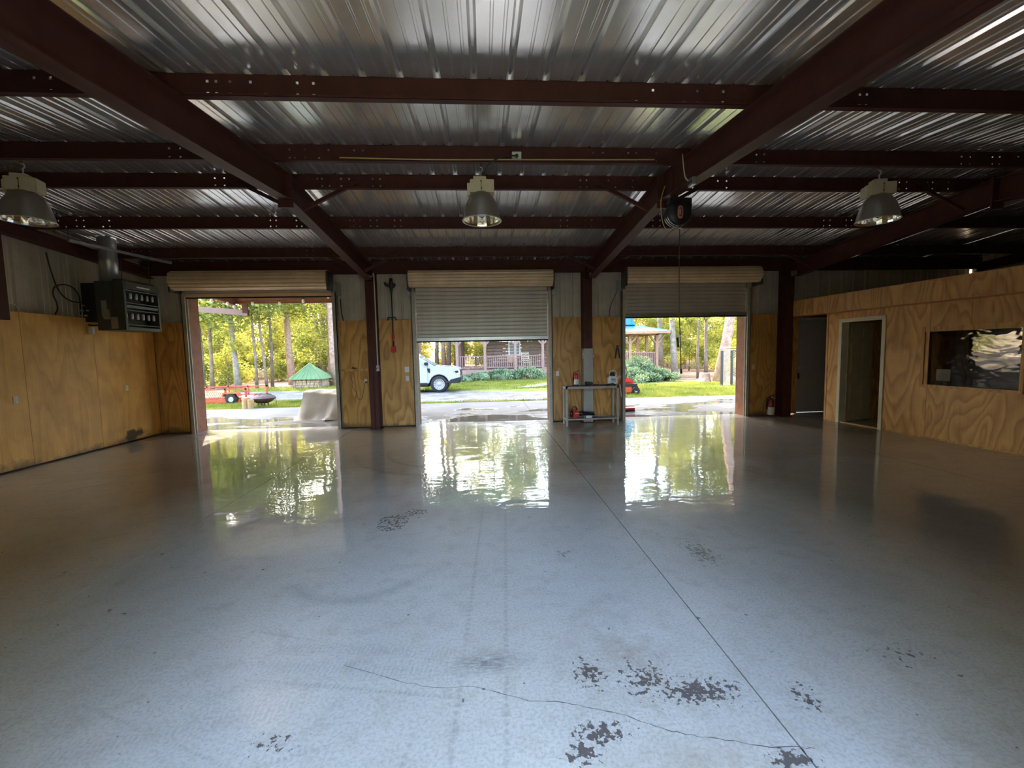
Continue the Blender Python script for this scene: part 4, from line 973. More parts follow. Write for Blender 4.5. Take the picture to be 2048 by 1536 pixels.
# ---------------------------------------------------------------- foliage
def leaf_mesh(name, clusters, n, size, seed, mats, trunk=None, flat=.5):
    rg = np.random.default_rng(seed); c = np.array(clusters, float); w = c[:, 3]*c[:, 4]*c[:, 5]; w /= w.sum()
    idx = rg.choice(len(c), n, p=w); d = rg.normal(size=(n, 3)); d /= np.linalg.norm(d, axis=1)[:, None]
    rr = rg.random(n)**.5; pos = c[idx, :3] + d*rr[:, None]*c[idx, 3:6]
    u = rg.normal(size=(n, 3)); u[:, 2] *= flat; u /= np.linalg.norm(u, axis=1)[:, None]
    v = rg.normal(size=(n, 3)); v -= (v*u).sum(1)[:, None]*u; v /= np.linalg.norm(v, axis=1)[:, None]
    s = size*rg.uniform(.6, 1.3, n)[:, None]
    q = np.stack([pos-u*s*.5, pos+v*s*.28-u*s*.05, pos+u*s*.5, pos-v*s*.28-u*s*.05], 1).reshape(-1, 3)
    me = bpy.data.meshes.new(name); nf = n
    me.vertices.add(4*n); me.vertices.foreach_set('co', q.astype(np.float32).ravel())
    me.loops.add(4*n); me.loops.foreach_set('vertex_index', np.arange(4*n, dtype=np.int32))
    me.polygons.add(n); me.polygons.foreach_set('loop_start', np.arange(0, 4*n, 4, dtype=np.int32)); me.polygons.foreach_set('loop_total', np.full(n, 4, np.int32))
    for mt in mats: me.materials.append(mt)
    if len(mats) > 1: me.polygons.foreach_set('material_index', (idx % len(mats)).astype(np.int32))
    me.update(); return me
def rc_(rg, n, x, y, z0, z1, r0, r1):
    out = []
    for k in range(n):
        z = z0+(z1-z0)*(k+rg.random())/n; a = rg.random()*2*pi; f = rg.random()**.5
        r = rg.uniform(r0, r1); out.append((x*f*cos(a), y*f*sin(a), z, r, r, r*.7))
    return out
rg = np.random.default_rng(3)
def trunk_mb(h, r, lean=(0, 0), seed=0, branches=4):
    rr = random.Random(seed); pts = []; rs = []
    for k in range(9):
        f = k/8; pts.append((lean[0]*f*h+rr.uniform(-.03, .03)*h*.12*(f > 0), lean[1]*f*h+rr.uniform(-.03, .03)*h*.12*(f > 0), h*f)); rs.append(r*(1.25 if k == 0 else 1-.72*f))
    m = MB().tube(pts, rs, 9)
    for k in range(branches):
        f = rr.uniform(.3, .9); i = int(f*8); p = Vector(pts[i]); a = rr.uniform(0, 2*pi); L = rr.uniform(.8, 1.8)
        m.tube([p, p+Vector((cos(a)*L*.5, sin(a)*L*.5, L*.3)), p+Vector((cos(a)*L, sin(a)*L, L*.75))], [rs[i]*.45, rs[i]*.3, rs[i]*.1], 6)
    return m
OAKF = [leaf_mesh('foliage', rc_(rg, 34, 2.5, 2.5, 1.5, 11, .7, 1.3), 9500, .20, 10+k, [M['leaf'], M['leaf_sunlit'], M['leaf']]) for k in range(3)]
SAPF = [leaf_mesh('foliage', rc_(rg, 20, 1.6, 1.6, .5, 5.6, .5, 1.0), 7000, .155, 20+k, [M['leaf_sunlit'], M['leaf'], M['leaf']]) for k in range(3)]
PINF = [leaf_mesh('foliage', rc_(rg, 30, 2.9, 2.9, 9.0, 20.5, .8, 1.4), 7500, .27, 30+k, [M['leaf_blue'], M['leaf']]) for k in range(2)]
BUSF = [leaf_mesh('foliage', rc_(rg, 9, .9, .9, .2, 1.7, .35, .65), 2600, .125, 40+k, [M['leaf'], M['leaf_sunlit']]) for k in range(2)]
OAKT = [trunk_mb(10, .13, (.01*k, .0), k, 6).mesh('trunk', True) for k in range(3)]
SAPT = [trunk_mb(5.2, .045, (.02, .01), 10+k, 6).mesh('trunk', True) for k in range(3)]
PINT = [trunk_mb(17, .15, (0, 0), 20+k, 0).mesh('trunk', True) for k in range(2)]
BUST = [trunk_mb(1.4, .02, (0, 0), 30+k, 6).mesh('stem', True) for k in range(2)]
def plant(name, label, cat, loc, tm, fm, bark, group, rz=0, sc=1, lean=(0, 0)):
    t = thing(name, label, cat, loc, rz, group); t.scale = (sc, sc, sc); t.rotation_euler = (lean[0], lean[1], rz)
    if tm is not None:
        o = link(tm.name.split('.')[0], tm, M[bark] if not tm.materials else None, t)
        if tm.materials and tm.materials[0] != M[bark]:
            o.material_slots[0].link = 'OBJECT'; o.material_slots[0].material = M[bark]
    if fm is not None: link('foliage', fm, None, t, 'stuff')
    return t
# named trunks seen through the doors: (base px, base v, kind, trunk radius, lean to a px at v, label)
NAMED = [
 ((477, 777), .20, (462, 650), 'greybark', 'oak', 'mottled grey trunk leaning left behind the red trailer'),
 ((408, 779), .10, (402, 690), 'bark', 'oak', 'thin dark trunk close to the left jamb of first door'),
 ((425, 778), .13, (420, 690), 'bark', 'oak', 'second dark trunk from left jamb of first door'),
 ((514, 776), .10, (508, 690), 'bark', 'oak', 'slim brown trunk between leaning grey tree and fire pit'),
 ((534, 775), .10, (524, 690), 'bark', 'oak', 'dark slanting trunk above the covered fire pit'),
 ((545, 773), .11, (541, 690), 'bark', 'pine', 'straight dark brown trunk right of the slanting trunk'),
 ((585, 769), .26, (578, 690), 'pinebark', 'pine', 'broad pinkish pine trunk left of the green roofed shelter'),
 ((634, 757), .24, (632, 700), 'bark', 'pine', 'purple brown trunk just right of the green roof peak'),
 ((646, 757), .26, (646, 700), 'bark', 'pine', 'purple brown trunk farther right behind the green roof'),
 ((672, 770), .30, (664, 660), 'pinebark', 'pine', 'orange brown pine trunk by the right jamb of first door'),
 ((874, 750), .22, (874, 690), 'bark', 'pine', 'dark pine trunk directly above the white truck hood'),
 ((889, 750), .24, (888, 690), 'pinebark', 'pine', 'pinkish pine trunk left of the brown porch post'),
 ((897, 751), .22, (897, 690), 'bark', 'pine', 'darker pine trunk squeezed beside the porch corner post'),
 ((1322, 742), .26, (1319, 640), 'greybark', 'pine', 'grey pine trunk just behind the pavilion corner post'),
 ((1350, 752), .24, (1345, 640), 'greybark', 'pine', 'straight grey pine trunk at the right end of the juniper'),
 ((1396, 757), .10, (1397, 700), 'bark', 'oak', 'thin dark trunk left of the cut stump'),
 ((1412, 752), .14, (1412, 690), 'bark', 'oak', 'dark brown trunk rising behind the cut stump'),
]
for k, ((u, v), r, (u2, v2), bark, kind, lab) in enumerate(NAMED):
    b = P(u, v, 2, -.04)
    if b.y > 36: b = P(u, 745, 1, 33); b.z = -.04
    tp = P(u2, v2, 1, b.y); h = 13 if kind == 'oak' else 18
    lx = (tp.x-b.x)/(tp.z-b.z)
    tm = trunk_mb(h, r*.74, (lx, 0), 60+k, 3 if kind == 'oak' else 0).mesh('trunk', True)
    t = thing('pine_tree' if kind == 'pine' else 'oak_tree', lab, 'tree', b); link('trunk', tm, M[bark], t)
    fm = (OAKF if kind == 'oak' else PINF)[k % (3 if kind == 'oak' else 2)]
    o = link('foliage', fm, None, t, 'stuff'); o.location = (lx*h*.5, 0, 2.2 if kind == 'oak' else 0); o.rotation_euler = (0, 0, k)
    if k == 0: o.scale = (1, 1, .72)
    if k == 6: o.location.x += 1.6
lb_ = P(1438, 764, 2, -.04); lt_ = P(1459, 634, 1, lb_.y); ln = (lt_.x-lb_.x)/(lt_.z-lb_.z)
t = thing('pine_tree', 'leaning red pine with one sunlit edge behind the kennel panel', 'tree', lb_)
link('trunk', trunk_mb(17, .25, (ln, 0), 91, 0).mesh('trunk', True), M['pinebark'], t)
o = link('foliage', PINF[0], None, t, 'stuff'); o.location = (ln*14, 0, 0)
for k, (x, y) in enumerate(((-6.3, 27.2), (-7.6, 30.5), (-5.4, 36.0), (-9.6, 33.5), (-6.8, 34.0))):
    plant('pine_tree', 'tall bare trunked pine in the forest beyond the lawn', 'tree', (x, y, -.05), PINT[k % 2], PINF[k % 2], 'pinebark', 'forest pines', k*1.1, 1.08)
# the forest behind: many trees nobody could tell apart
def blocked(x, y):
    if -5.5 < x < 6.5 and y < 40 and not (x < -3.5 and y > 31): return True
    if 6 < x < 13.5 and y < 34: return True
    if x > 9 and x < 13.5 and y < 27: return True
    if -11.5 < x < -7.5 and y < 27: return True
    return False
fr = random.Random(11); nt = 0
for gy in range(0, 10):
    for gx in range(-12, 13):
        y = 25.8+gy*3.7+fr.uniform(-1.4, 1.4); x = gx*3.3*(1+gy*.06)+fr.uniform(-1.4, 1.4)
        if x > 13: y -= 3.5
        if blocked(x, y) or abs(x)/y > 1.0: continue
        inlane = abs((x+5.2)*.87-(y-11)*-.5) < 4.2 and y < 40
        kind = fr.choice(['sap', 'sap', 'bush'] if inlane else ['oak', 'sap', 'sap', 'sap', 'bush', 'bush'] if gy < 4 else ['oak', 'oak', 'sap', 'sap', 'pine'])
        rz = fr.uniform(0, 6.28); sc = fr.uniform(.8, 1.15)
        if kind == 'oak': plant('oak_tree', 'leafy woodland tree in the forest beyond the lawn', 'tree', (x, y, -.05), fr.choice(OAKT), fr.choice(OAKF), 'bark', 'forest trees', rz, sc)
        elif kind == 'pine': plant('pine_tree', 'tall bare trunked pine in the forest beyond the lawn', 'tree', (x, y, -.05), fr.choice(PINT), fr.choice(PINF), fr.choice(['pinebark', 'greybark']), 'forest pines', rz, sc)
        elif kind == 'sap': plant('sapling', 'bright leafy sapling in the forest edge beyond the lawn', 'tree', (x, y, -.05), fr.choice(SAPT), fr.choice(SAPF), 'bark', 'forest saplings', rz, sc)
        else: plant('understory_bush', 'low leafy bush along the forest edge beyond the lawn', 'bush', (x, y, -.05), fr.choice(BUST), fr.choice(BUSF), 'bark', 'forest bushes', rz, sc*1.3)
        nt += 1
for k, (x, y) in enumerate(((-8, -3.5), (-10.5, -9), (-10, -15), (-14, -6), (-15, -14), (8.5, -4), (10.5, -9.5), (10, -16), (14.5, -7), (15.5, -14))):  # out of view trees, added to dim daylight on the side floor
    plant('oak_tree', 'unseen leafy tree added to shade the side floor', 'tree', (x, y, -.06), OAKT[k % 3], OAKF[k % 3], 'bark', 'added shade trees', k*1.3, 1.35)
cl_ = []
for k in range(150):
    a = fr.uniform(-.95, .95); d_ = fr.uniform(62, 74); z = fr.uniform(0, 15); r = fr.uniform(1.6, 3.4); cl_.append((d_*sin(a), d_*cos(a), z, r*1.3, r, r))
link('distant_foliage', leaf_mesh('distant_foliage', cl_, 42000, .55, 77, [M['leaf'], M['leaf_sunlit'], M['leaf']]), None, None, 'stuff')
bpy.data.objects['distant_foliage']['label'] = 'hazy yellow green foliage closing the view far behind the trees'
# grass blades near the doors
def grass(areas, seed, n, h):
    rg = np.random.default_rng(seed); P_ = []
    for (x0, x1, y0, y1, w) in areas:
        k = int(n*w); P_.append(np.stack([rg.uniform(x0, x1, k), rg.uniform(y0, y1, k)], 1))
    p = np.concatenate(P_); k = len(p); a = rg.uniform(0, 2*pi, k); hh = h*rg.uniform(.5, 1.3, k); wd = .010
    b = np.zeros((k, 3, 3)); b[:, 0, 0] = p[:, 0]-wd*np.cos(a); b[:, 0, 1] = p[:, 1]-wd*np.sin(a); b[:, 1, 0] = p[:, 0]+wd*np.cos(a); b[:, 1, 1] = p[:, 1]+wd*np.sin(a)
    b[:, :2, 2] = -.06; b[:, 2, 0] = p[:, 0]+rg.normal(0, .4, k)*hh; b[:, 2, 1] = p[:, 1]+rg.normal(0, .4, k)*hh; b[:, 2, 2] = -.06+hh
    me = bpy.data.meshes.new('grass'); me.vertices.add(3*k); me.vertices.foreach_set('co', b.astype(np.float32).ravel()); me.loops.add(3*k)
    me.loops.foreach_set('vertex_index', np.arange(3*k, dtype=np.int32)); me.polygons.add(k)
    me.polygons.foreach_set('loop_start', np.arange(0, 3*k, 3, dtype=np.int32)); me.polygons.foreach_set('loop_total', np.full(k, 3, np.int32))
    me.materials.append(M['grass']); me.update(); return link('grass', me, None, None, 'stuff')
grass([(-13, -4.6, 14.17, 16.6, .34), (-4.6, 4.5, 14.17, 14.6, .05), (3.8, 13, 14.17, 20, .36), (-3, 5, 19.3, 26, .2), (-14, -6, 21.3, 24, .08)], 5, 70000, .10)['label'] = 'short sunlit grass of the lawn outside the doors'

# junipers
def juniper(label, loc, rx, ry, h, seed, n=5200):
    rg = np.random.default_rng(seed); cl = []
    for k in range(20):
        a = rg.random()*2*pi; f = rg.random()**.5; z = h*(.25+.5*rg.random())*(1-.55*f*f)
        cl.append((rx*.75*f*cos(a), ry*.75*f*sin(a), z, rx*.3, ry*.32, h*.28))
    t = thing('juniper_shrub', label, 'shrub', loc, 0, None)
    link('foliage', leaf_mesh('foliage', cl, n, .115, seed+100, [M['juniper']], flat=1.0), None, t, 'stuff')
    MB().tube([(0, 0, -.05), (.05, 0, h*.3), (.1, .05, h*.6)], [.05, .04, .02], 6).tube([(0, 0, 0), (-.3*rx, 0, h*.5)], [.04, .015], 6).build('stem', M['bark'], t)
JY = 25.8
def jun(u, vb, vt, wpx, lab, seed, Yd=JY):
    p = P(u, 745, 1, Yd); h = P(u, vt, 1, Yd).z+.05; juniper(lab, (p.x, Yd, -.05), wpx*1.3/2/838*Yd, .85, h*1.08, seed, 6500)
jun(928, 757, 752, 26, 'low light green juniper by the white truck bumper', 1, 25.0)
jun(962, 757, 741, 42, 'small juniper in front of the porch lattice, left of the larger ones', 2)
jun(1002, 757, 735, 52, 'middle juniper under the porch railing', 3)
jun(1056, 757, 732, 60, 'largest juniper under the rocking chair', 4)
juniper('tall juniper mound against the pavilion railing', (P(1268, 700, 1, 22.6).x, 22.6, -.05), 1.5, 1.1, 1.55, 6, 8000)
juniper('low spreading juniper beside the straight grey pine', (P(1325, 700, 1, 21.8).x, 21.8, -.05), 1.05, .9, .75, 7, 6000)
juniper('front juniper mound behind the red mower', (P(1262, 700, 1, 21.2).x, 21.2, -.05), 1.5, .9, .95, 8, 7000)

# ---------------------------------------------------------------- log cabin with porch
CYF = 28.0; DZ = P(1000, 739, 1, CYF).z
def cx_(u, y=CYF): return P(u, 720, 1, y).x
cab = thing('log_cabin', 'brown log cabin with railed porch behind the junipers', 'cabin', (0, CYF, 0))
xl, xr = cx_(914), cx_(1090); HYW = 30.2; hxl = cx_(975, HYW)
RT = DZ+2.35
MB().box(xl-.1, xr+.1, 0, 10, DZ-.12, DZ).build('porch_deck', M['porchwood'], cab)
MB().box(xl-.1, xr+.1, -.03, 0, DZ-.3, DZ+.0).build('deck_fascia', M['porchwood'], cab)
for u in (914, 970, 1031, 1086):
    x = cx_(u); MB().box(x-.085, x+.085, .0, .17, -.05, RT).build('porch_post', M['porchwood'], cab)
    for s in (-1, 1): MB().bar((x, .085, RT-.75), (x+s*.6, .085, RT-.1), .1, .1).build('post_brace', M['porchwood'], cab)
MB().box(xl-.3, xr+.3, .0, .17, RT-.02, RT+.22).build('porch_beam', M['porchwood'], cab)
for k in range(1, 6): MB().box(xl-.08, xl+.09, k*1.8, k*1.8+.17, -.05, RT).build('porch_post', M['cabinwood'], cab)
for zz in (DZ+.12, DZ+.88):
    MB().box(xl, xr, .06, .12, zz, zz+.05).build('rail', M['porchwood'], cab)
    MB().box(xl-.02, xl+.04, .1, 9.5, zz, zz+.05).build('rail', M['porchwood'], cab)
m = MB(); x = xl+.1
while x < xr: m.box(x-.018, x+.018, .07, .106, DZ+.14, DZ+.9); x += .135
y = .2
while y < 9.3: m.box(xl-.01, xl+.03, y, y+.04, DZ+.14, DZ+.9); y += .18
m.build('balusters', M['porchwood'], cab, kind='stuff')
m = MB(); x = xl-.8
while x < xr+.2:
    m.bar((x, -.01, -.05), (x+DZ-.25, -.01, DZ-.3), .03, .012, (0, 1, 0)).bar((x+DZ-.25, .0, -.05), (x, .0, DZ-.3), .03, .012, (0, 1, 0)); x += .12
m.build('skirt_lattice', M['porchwood'], cab, kind='stuff')
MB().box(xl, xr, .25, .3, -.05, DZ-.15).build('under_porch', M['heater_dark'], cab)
z = DZ; wx0, wx1 = cx_(1019, HYW), cx_(1039.5, HYW); wz0_, wz1_ = P(1030, 709, 1, HYW).z, P(1030, 685, 1, HYW).z
yw = HYW-CYF
k = 0
while z < RT+.6:
    for a, b in ([(hxl, wx0), (wx1, xr+1.2)] if z+.15 > wz0_ and z < wz1_ else [(hxl, xr+1.2)]):
        MB().prism([(yw+.1, z), (yw+.02, z+.02), (yw, z+.115), (yw+.02, z+.21), (yw+.1, z+.23), (yw+.2, z+.23), (yw+.2, z)], b-a, (a, 0, 0), 'yz').build('log', M['cabinwood'], cab)
    z += .24; k += 1
MB().box(hxl, hxl+.2, yw+.2, 9.5, 0, RT+.6).build('side_wall', M['cabinwood'], cab)
wf = MB()
for a, b, z0, z1 in ((wx0-.06, wx0+.02, wz0_, wz1_), (wx1-.02, wx1+.06, wz0_, wz1_), (wx0-.06, wx1+.06, wz1_, wz1_+.08), (wx0-.06, wx1+.06, wz0_-.08, wz0_)): wf.box(a, b, yw-.04, yw+.1, z0, z1)
wf = wf.build('window_frame', M['white'], cab)
MB().box(wx0, wx1, yw+.04, yw+.05, wz0_, wz1_).build('pane', M['carglass'], wf)
mm = MB().box((wx0+wx1)/2-.02, (wx0+wx1)/2+.02, yw+.01, yw+.04, wz0_, wz1_)
for f in (.25, .5, .75): mm.box(wx0, wx1, yw+.01, yw+.04, wz0_+f*(wz1_-wz0_)-.012, wz0_+f*(wz1_-wz0_)+.012)
mm.build('muntin', M['white'], wf)
MB().add([(xl-.7, -.6, RT+.2), (xr+1.5, -.6, RT+.2), (xr+1.5, 3.4, RT+1.1), (xl+2.5, 3.4, RT+1.1)], [(0, 1, 2, 3)]).add([(xl-.7, -.6, RT+.2), (xl+2.5, 3.4, RT+1.1), (xl+2.5, 8, RT+1.1), (xl-.7, 11, RT+.2)], [(0, 1, 2, 3)]).build('porch_roof', M['cabinroof'], cab)
MB().prism([(2.6, RT+.6), (6.2, RT+1.7), (9.8, RT+.6)], xr+2-hxl, (hxl-.2, 0, 0), 'yz').build('main_roof', M['cabinroof'], cab)
# rocking chair
q = P(1053, 731, 1, 28.7); ch = thing('rocking_chair', 'pale slatted rocking chair on the cabin porch', 'chair', (q.x, 28.7, DZ), .15)
for s in (-1, 1):
    MB().tube([(s*.25, .25, .1), (s*.25, .32, .6), (s*.25, .42, 1.12)], .022, 6).build('back_post', M['casing'], ch)
    MB().tube([(s*.25, -.25, .1), (s*.25, -.25, .62)], .02, 6).build('leg', M['casing'], ch)
    MB().bar((s*.25, -.3, .62), (s*.25, .36, .62), .06, .02).build('armrest', M['casing'], ch)
    MB().tube([(s*.25, -.45, .06), (s*.25, -.1, .02), (s*.25, .3, .03), (s*.25, .6, .12)], .022, 6).build('rocker', M['casing'], ch)
for k in range(5): MB().bar((-.25, .33+.02*k, .55+.125*k), (.25, .33+.02*k, .55+.125*k), .02, .06).build('back_slat', M['casing'], ch)
MB().box(-.26, .26, -.26, .28, .4, .44).build('seat', M['casing'], ch)
q = P(1022, 731, 1, 28.8); ch2 = thing('porch_chair', 'small dark porch chair behind the railing under the white window', 'chair', (q.x, 28.8, DZ))
MB().box(-.25, .25, -.22, .25, .42, .46).build('seat', M['gazebowood'], ch2)
MB().box(-.25, .25, .22, .26, .46, .95).build('backrest', M['gazebowood'], ch2)
for xx in (-.23, .2):
    for yy in (-.2, .22): MB().box(xx, xx+.03, yy, yy+.03, 0, .42).build('leg', M['gazebowood'], ch2)

# ---------------------------------------------------------------- turquoise roofed pavilion
GY = 26.0; gx1 = P(1316, 700, 1, GY).x; gz0 = .55; eav = P(1300, 667, 1, 25.2).z
gz = thing('porch_pavilion', 'timber pavilion with turquoise metal roof behind tall juniper', 'pavilion', (gx1, GY, 0))
for xx, yy in ((0, 0), (-1.75, 0), (-3.5, 0), (0, 3.4), (-1.75, 3.4), (-3.5, 3.4), (0, 1.7)):
    MB().box(xx-.13, xx+.03, yy, yy+.16, -.05, eav).build('post', M['gazebowood'], gz)
    for s in (-1, 1):
        if yy in (0, 3.4): MB().bar((xx-.05, yy+.08, eav-.62), (xx-.05+s*.5, yy+.08, eav-.08), .1, .1).build('post_brace', M['gazebowood'], gz)
MB().box(-4.2, .1, 0, .16, eav-.05, eav+.13).box(-4.2, .1, 3.4, 3.56, eav-.05, eav+.13).box(-.08, .08, 0, 3.5, eav-.05, eav+.13).build('beam', M['gazebowood'], gz)
EX, EY0, EY1 = P(1341, 667, 1, 25.2).x-gx1, -.8, 4.3
MB().box(-5.2, EX, EY0-.02, EY0, eav-.0, eav+.16).box(EX-.02, EX, EY0, EY1, eav, eav+.16).build('fascia', M['gazebowood'], gz)
rx = P(1264, 652, 1, 28).x-gx1; rz_ = P(1264, 651, 1, 28).z
E0, E1, R0, R1 = (EX, EY0, eav+.16), (-5.2, EY0, eav+.16), (rx, 1.7, rz_), (-5.2, 1.7, rz_)
m = MB().add([E1, E0, R0, R1], [(0, 1, 2, 3)]).add([E0, (EX, EY1, eav+.16), R0], [(0, 1, 2)]).add([(EX, EY1, eav+.16), (-5.2, EY1, eav+.16), R1, R0], [(0, 1, 2, 3)])
m.build('roof_sheet', M['teal'], gz)
for k in range(13):
    x = EX-.2-k*.42; f = min(1, (EX-x)/(EX-rx)) if x > rx else 1
    a = Vector((x, EY0, eav+.17)); b = Vector((x, EY0+(1.7-EY0)*f, eav+.17+(rz_-eav-.16)*f)); MB().bar(a, b, .025, .03).build('roof_seam', M['teal'], gz)
MB().bar(E0, R0, .07, .05).build('hip_cap', M['teal'], gz)
MB().prism([(-5.2, rz_), (rx-.02, rz_), (rx-.35, rz_+.9), (-5.2, rz_+.9)], 1.6, (0, 1.3, 0), 'xz').build('upper_roof', M['teal'], gz)
for k in range(7): MB().bar((rx-.25-.42*k, 1.28, rz_), (rx-.42-.42*k, 1.28, rz_+.9), .02, .02).build('roof_seam', M['teal'], gz)
rt_ = P(1300, 704, 1, GY).z
for zz in (gz0+.1, rt_): MB().box(-4.2, 0, .05, .11, zz-.05, zz).box(-.06, 0, .1, 3.4, zz-.05, zz).box(-4.2, 0, 3.45, 3.5, zz-.05, zz).build('rail', M['gazebowood'], gz)
m = MB(); x = -4.1
while x < -.1: m.box(x-.02, x+.02, .06, .1, gz0+.08, rt_-.04).box(x-.02, x+.02, 3.45, 3.49, gz0+.08, rt_-.04); x += .14
y = .2
while y < 3.4: m.box(-.05, -.01, y-.02, y+.02, gz0+.08, rt_-.04); y += .14
m.build('balusters', M['porchwood'], gz, kind='stuff')
MB().box(-4.3, .1, -.05, 3.6, gz0-.15, gz0).build('floor_deck', M['porchwood'], gz)
MB().box(-4.2, 0, .02, .06, -.05, gz0-.15).build('skirt_board', M['porchwood'], gz)

# ---------------------------------------------------------------- white pickup
TY = 18.35; tx = P(921, 765, 1, TY+.1).x
tr_ = thing('pickup_truck', 'white pickup truck parked nose right on the gravel drive', 'car', (tx, TY, -.04))
def arc(cx, r, z0, n=10, rev=False):
    a0 = math.asin(min(1, (z0-.36)/r)); pts = [(cx+r*cos(a0+(pi-2*a0)*k/n), .36+r*sin(a0+(pi-2*a0)*k/n)) for k in range(n+1)]
    return pts[::-1] if rev else pts
body = [(-.05, .46), (-.01, .56), (0, .80), (-.03, .96), (-.10, 1.05), (-.35, 1.10), (-1.22, 1.17), (-1.30, 1.19), (-3.55, 1.17), (-3.60, 1.12), (-5.0, 1.12), (-5.06, 1.05), (-5.06, .55), (-4.95, .46)]
body += [p for p in arc(-4.02, .43, .42, rev=True)] + [(-3.55, .40), (-1.40, .40)] + [p for p in arc(-.92, .43, .42, rev=True)] + [(-.46, .44)]
m = MB(); m.prism(body, 1.82, (0, 0, 0), 'xz'); o = m.build('body', M['carpaint'], tr_, bevel=.03); smooth_angle(o, 30)
gh = [(-1.12, 1.16), (-1.98, 1.70), (-2.3, 1.745), (-3.2, 1.73), (-3.42, 1.66), (-3.58, 1.16)]
m = MB(); n_ = len(gh)
ins = [(.05, 1.77) if z < 1.3 else (.20, 1.62) for x, z in gh]
m.add([(x, i[0], z) for (x, z), i in zip(gh, ins)]+[(x, i[1], z) for (x, z), i in zip(gh, ins)], [tuple(range(n_)), tuple(range(2*n_-1, n_-1, -1))]+[(i, n_+i, n_+(i+1) % n_, (i+1) % n_) for i in range(n_)])
o = m.build('cab', M['carpaint'], tr_, bevel=.02)
def sidewin(pts, nm):
    m = MB()
    def y(z): return .05+(.15)*(z-1.16)/.54-.012
    k = len(pts); m.add([(x, y(z), z) for x, z in pts]+[(x, y(z)+.03, z) for x, z in pts], [tuple(range(k)), tuple(range(2*k-1, k-1, -1))]+[(i, k+i, k+(i+1) % k, (i+1) % k) for i in range(k)]); m.build(nm, M['carglass'], tr_)
sidewin([(-1.36, 1.21), (-2.02, 1.64), (-2.36, 1.67), (-2.36, 1.21)], 'side_window'); sidewin([(-2.46, 1.21), (-2.46, 1.67), (-3.14, 1.66), (-3.38, 1.21)], 'side_window')
MB().add([(-1.13, .14, 1.19), (-1.13, 1.68, 1.19), (-1.95, 1.58, 1.70), (-1.95, .24, 1.70)], [(0, 1, 2, 3)]).add([(-1.15, .14, 1.165), (-1.15, 1.68, 1.165), (-1.97, 1.58, 1.675), (-1.97, .24, 1.675)], [(0, 1, 2, 3)]).build('windshield', M['carglass'], tr_)
for xw in (-.92, -4.02):
    for yy in (.02, 1.60):
        w = MB().lathe([(.24, 0), (.33, -.0), (.362, .03), (.362, .19), (.33, .22), (.24, .22)], (xw, yy-.01, .362), 28, 'y').build('tyre', M['rubber'], tr_, smooth=True)
        m = MB().lathe([(.001, .03), (.06, .02), (.075, .05), (.13, .045), (.20, .03), (.235, .0), (.245, .0), (.245, .2)], (xw, yy-.005, .362), 28, 'y').build('wheel_rim', M['rimgrey'], w, smooth=True, label='silver steel wheel with slots')
        m = MB()
        for k in range(14): m.box(-.012, .012, -.004, .03, .165, .21, Matrix.Translation((xw, yy+.02, .362)) @ Matrix.Rotation(2*pi*k/14, 4, 'Y'))
        m.build('rim_slots', M['black'], w)
MB().box(-.62, -.02, -.008, .3, .40, .50).prism([(-.55, .40), (-.42, .56), (-.0, .66), (.02, .52), (-.1, .42)], .32, (0, -.012, 0), 'xz').box(-.08, .025, .0, 1.82, .44, .64).build('front_bumper', M['rubber'], tr_, bevel=.01)
MB().box(-.02, .018, .30, 1.52, .70, .98).build('grille', M['black'], tr_, bevel=.01)
MB().prism([(-.30, .97), (-.02, .98), (.008, .84), (-.06, .76), (-.20, .78), (-.30, .88)], .34, (0, -.008, 0), 'xz').build('headlight', M['chrome'], tr_, bevel=.008)
MB().prism([(-.24, .93), (-.08, .94), (-.06, .86), (-.18, .83)], .01, (0, -.016, 0), 'xz').build('lamp_lens', M['black'], tr_)
MB().box(-1.52, -1.36, -.14, .06, 1.20, 1.33).build('side_mirror', M['black'], tr_, bevel=.02)
MB().prism([(-1.30, 1.06), (-1.42, 1.06), (-1.40, .92), (-1.31, .84), (-1.28, .95)], .02, (0, -.006, 0), 'xz').build('fender_vent', M['black'], tr_)
MB().box(-1.402, -1.39, -.003, .01, .46, 1.17).box(-2.41, -2.40, -.003, .01, .46, 1.17).box(-3.4, -3.39, -.003, .01, .6, 1.17).build('door_seam', M['black'], tr_)
MB().box(-3.5, -1.42, -.006, .02, .37, .44).build('sill_cladding', M['rubber'], tr_)
for xx in (-2.32, -3.3): MB().box(xx, xx+.16, -.022, .0, 1.04, 1.07).build('door_handle', M['carpaint'], tr_, bevel=.006)
for xw in (-.92, -4.02): MB().cyl((xw, .25, .38), (xw, 1.57, .38), .415, n=24).build('wheel_well', M['black'], tr_)
MB().box(-3.5, -1.4, .1, 1.7, .25, .42).build('underbody', M['black'], tr_)

# ---------------------------------------------------------------- small yard things
# red utility trailer
rp = P(472, 808, 2, -.05); RYD = rp.y
rl = thing('utility_trailer', 'faded red utility trailer with mesh sides on the grass', 'trailer', (P(494, 800, 1, RYD).x, RYD, -.06))
zt = lambda v: P(470, v, 1, RYD).z+.06
TL = 3.2; zd = zt(797); zr = zt(777)
MB().box(-TL, 0, 0, 1.5, zd-.03, zd).build('deck', M['logend'], rl)
MB().box(-TL, -.22, -.04, 0, zd-.16, zd-.03).box(-TL, -.2, 1.5, 1.54, zd-.16, zd-.03).build('side_frame', M['orange'], rl)
for yy in (0, 1.5):
    MB().box(-TL, 0, yy-.025, yy+.025, zr-.05, zr).box(-TL, 0, yy-.025, yy+.025, zd, zd+.04).build('side_rail', M['trailer'], rl)
    for xx in (-.0, -.72, -1.48, -2.3, -3.1): MB().box(xx-.05, xx, yy-.025, yy+.025, zd-.02, zr).build('rail_post', M['trailer'], rl)
m = MB(); x = -TL
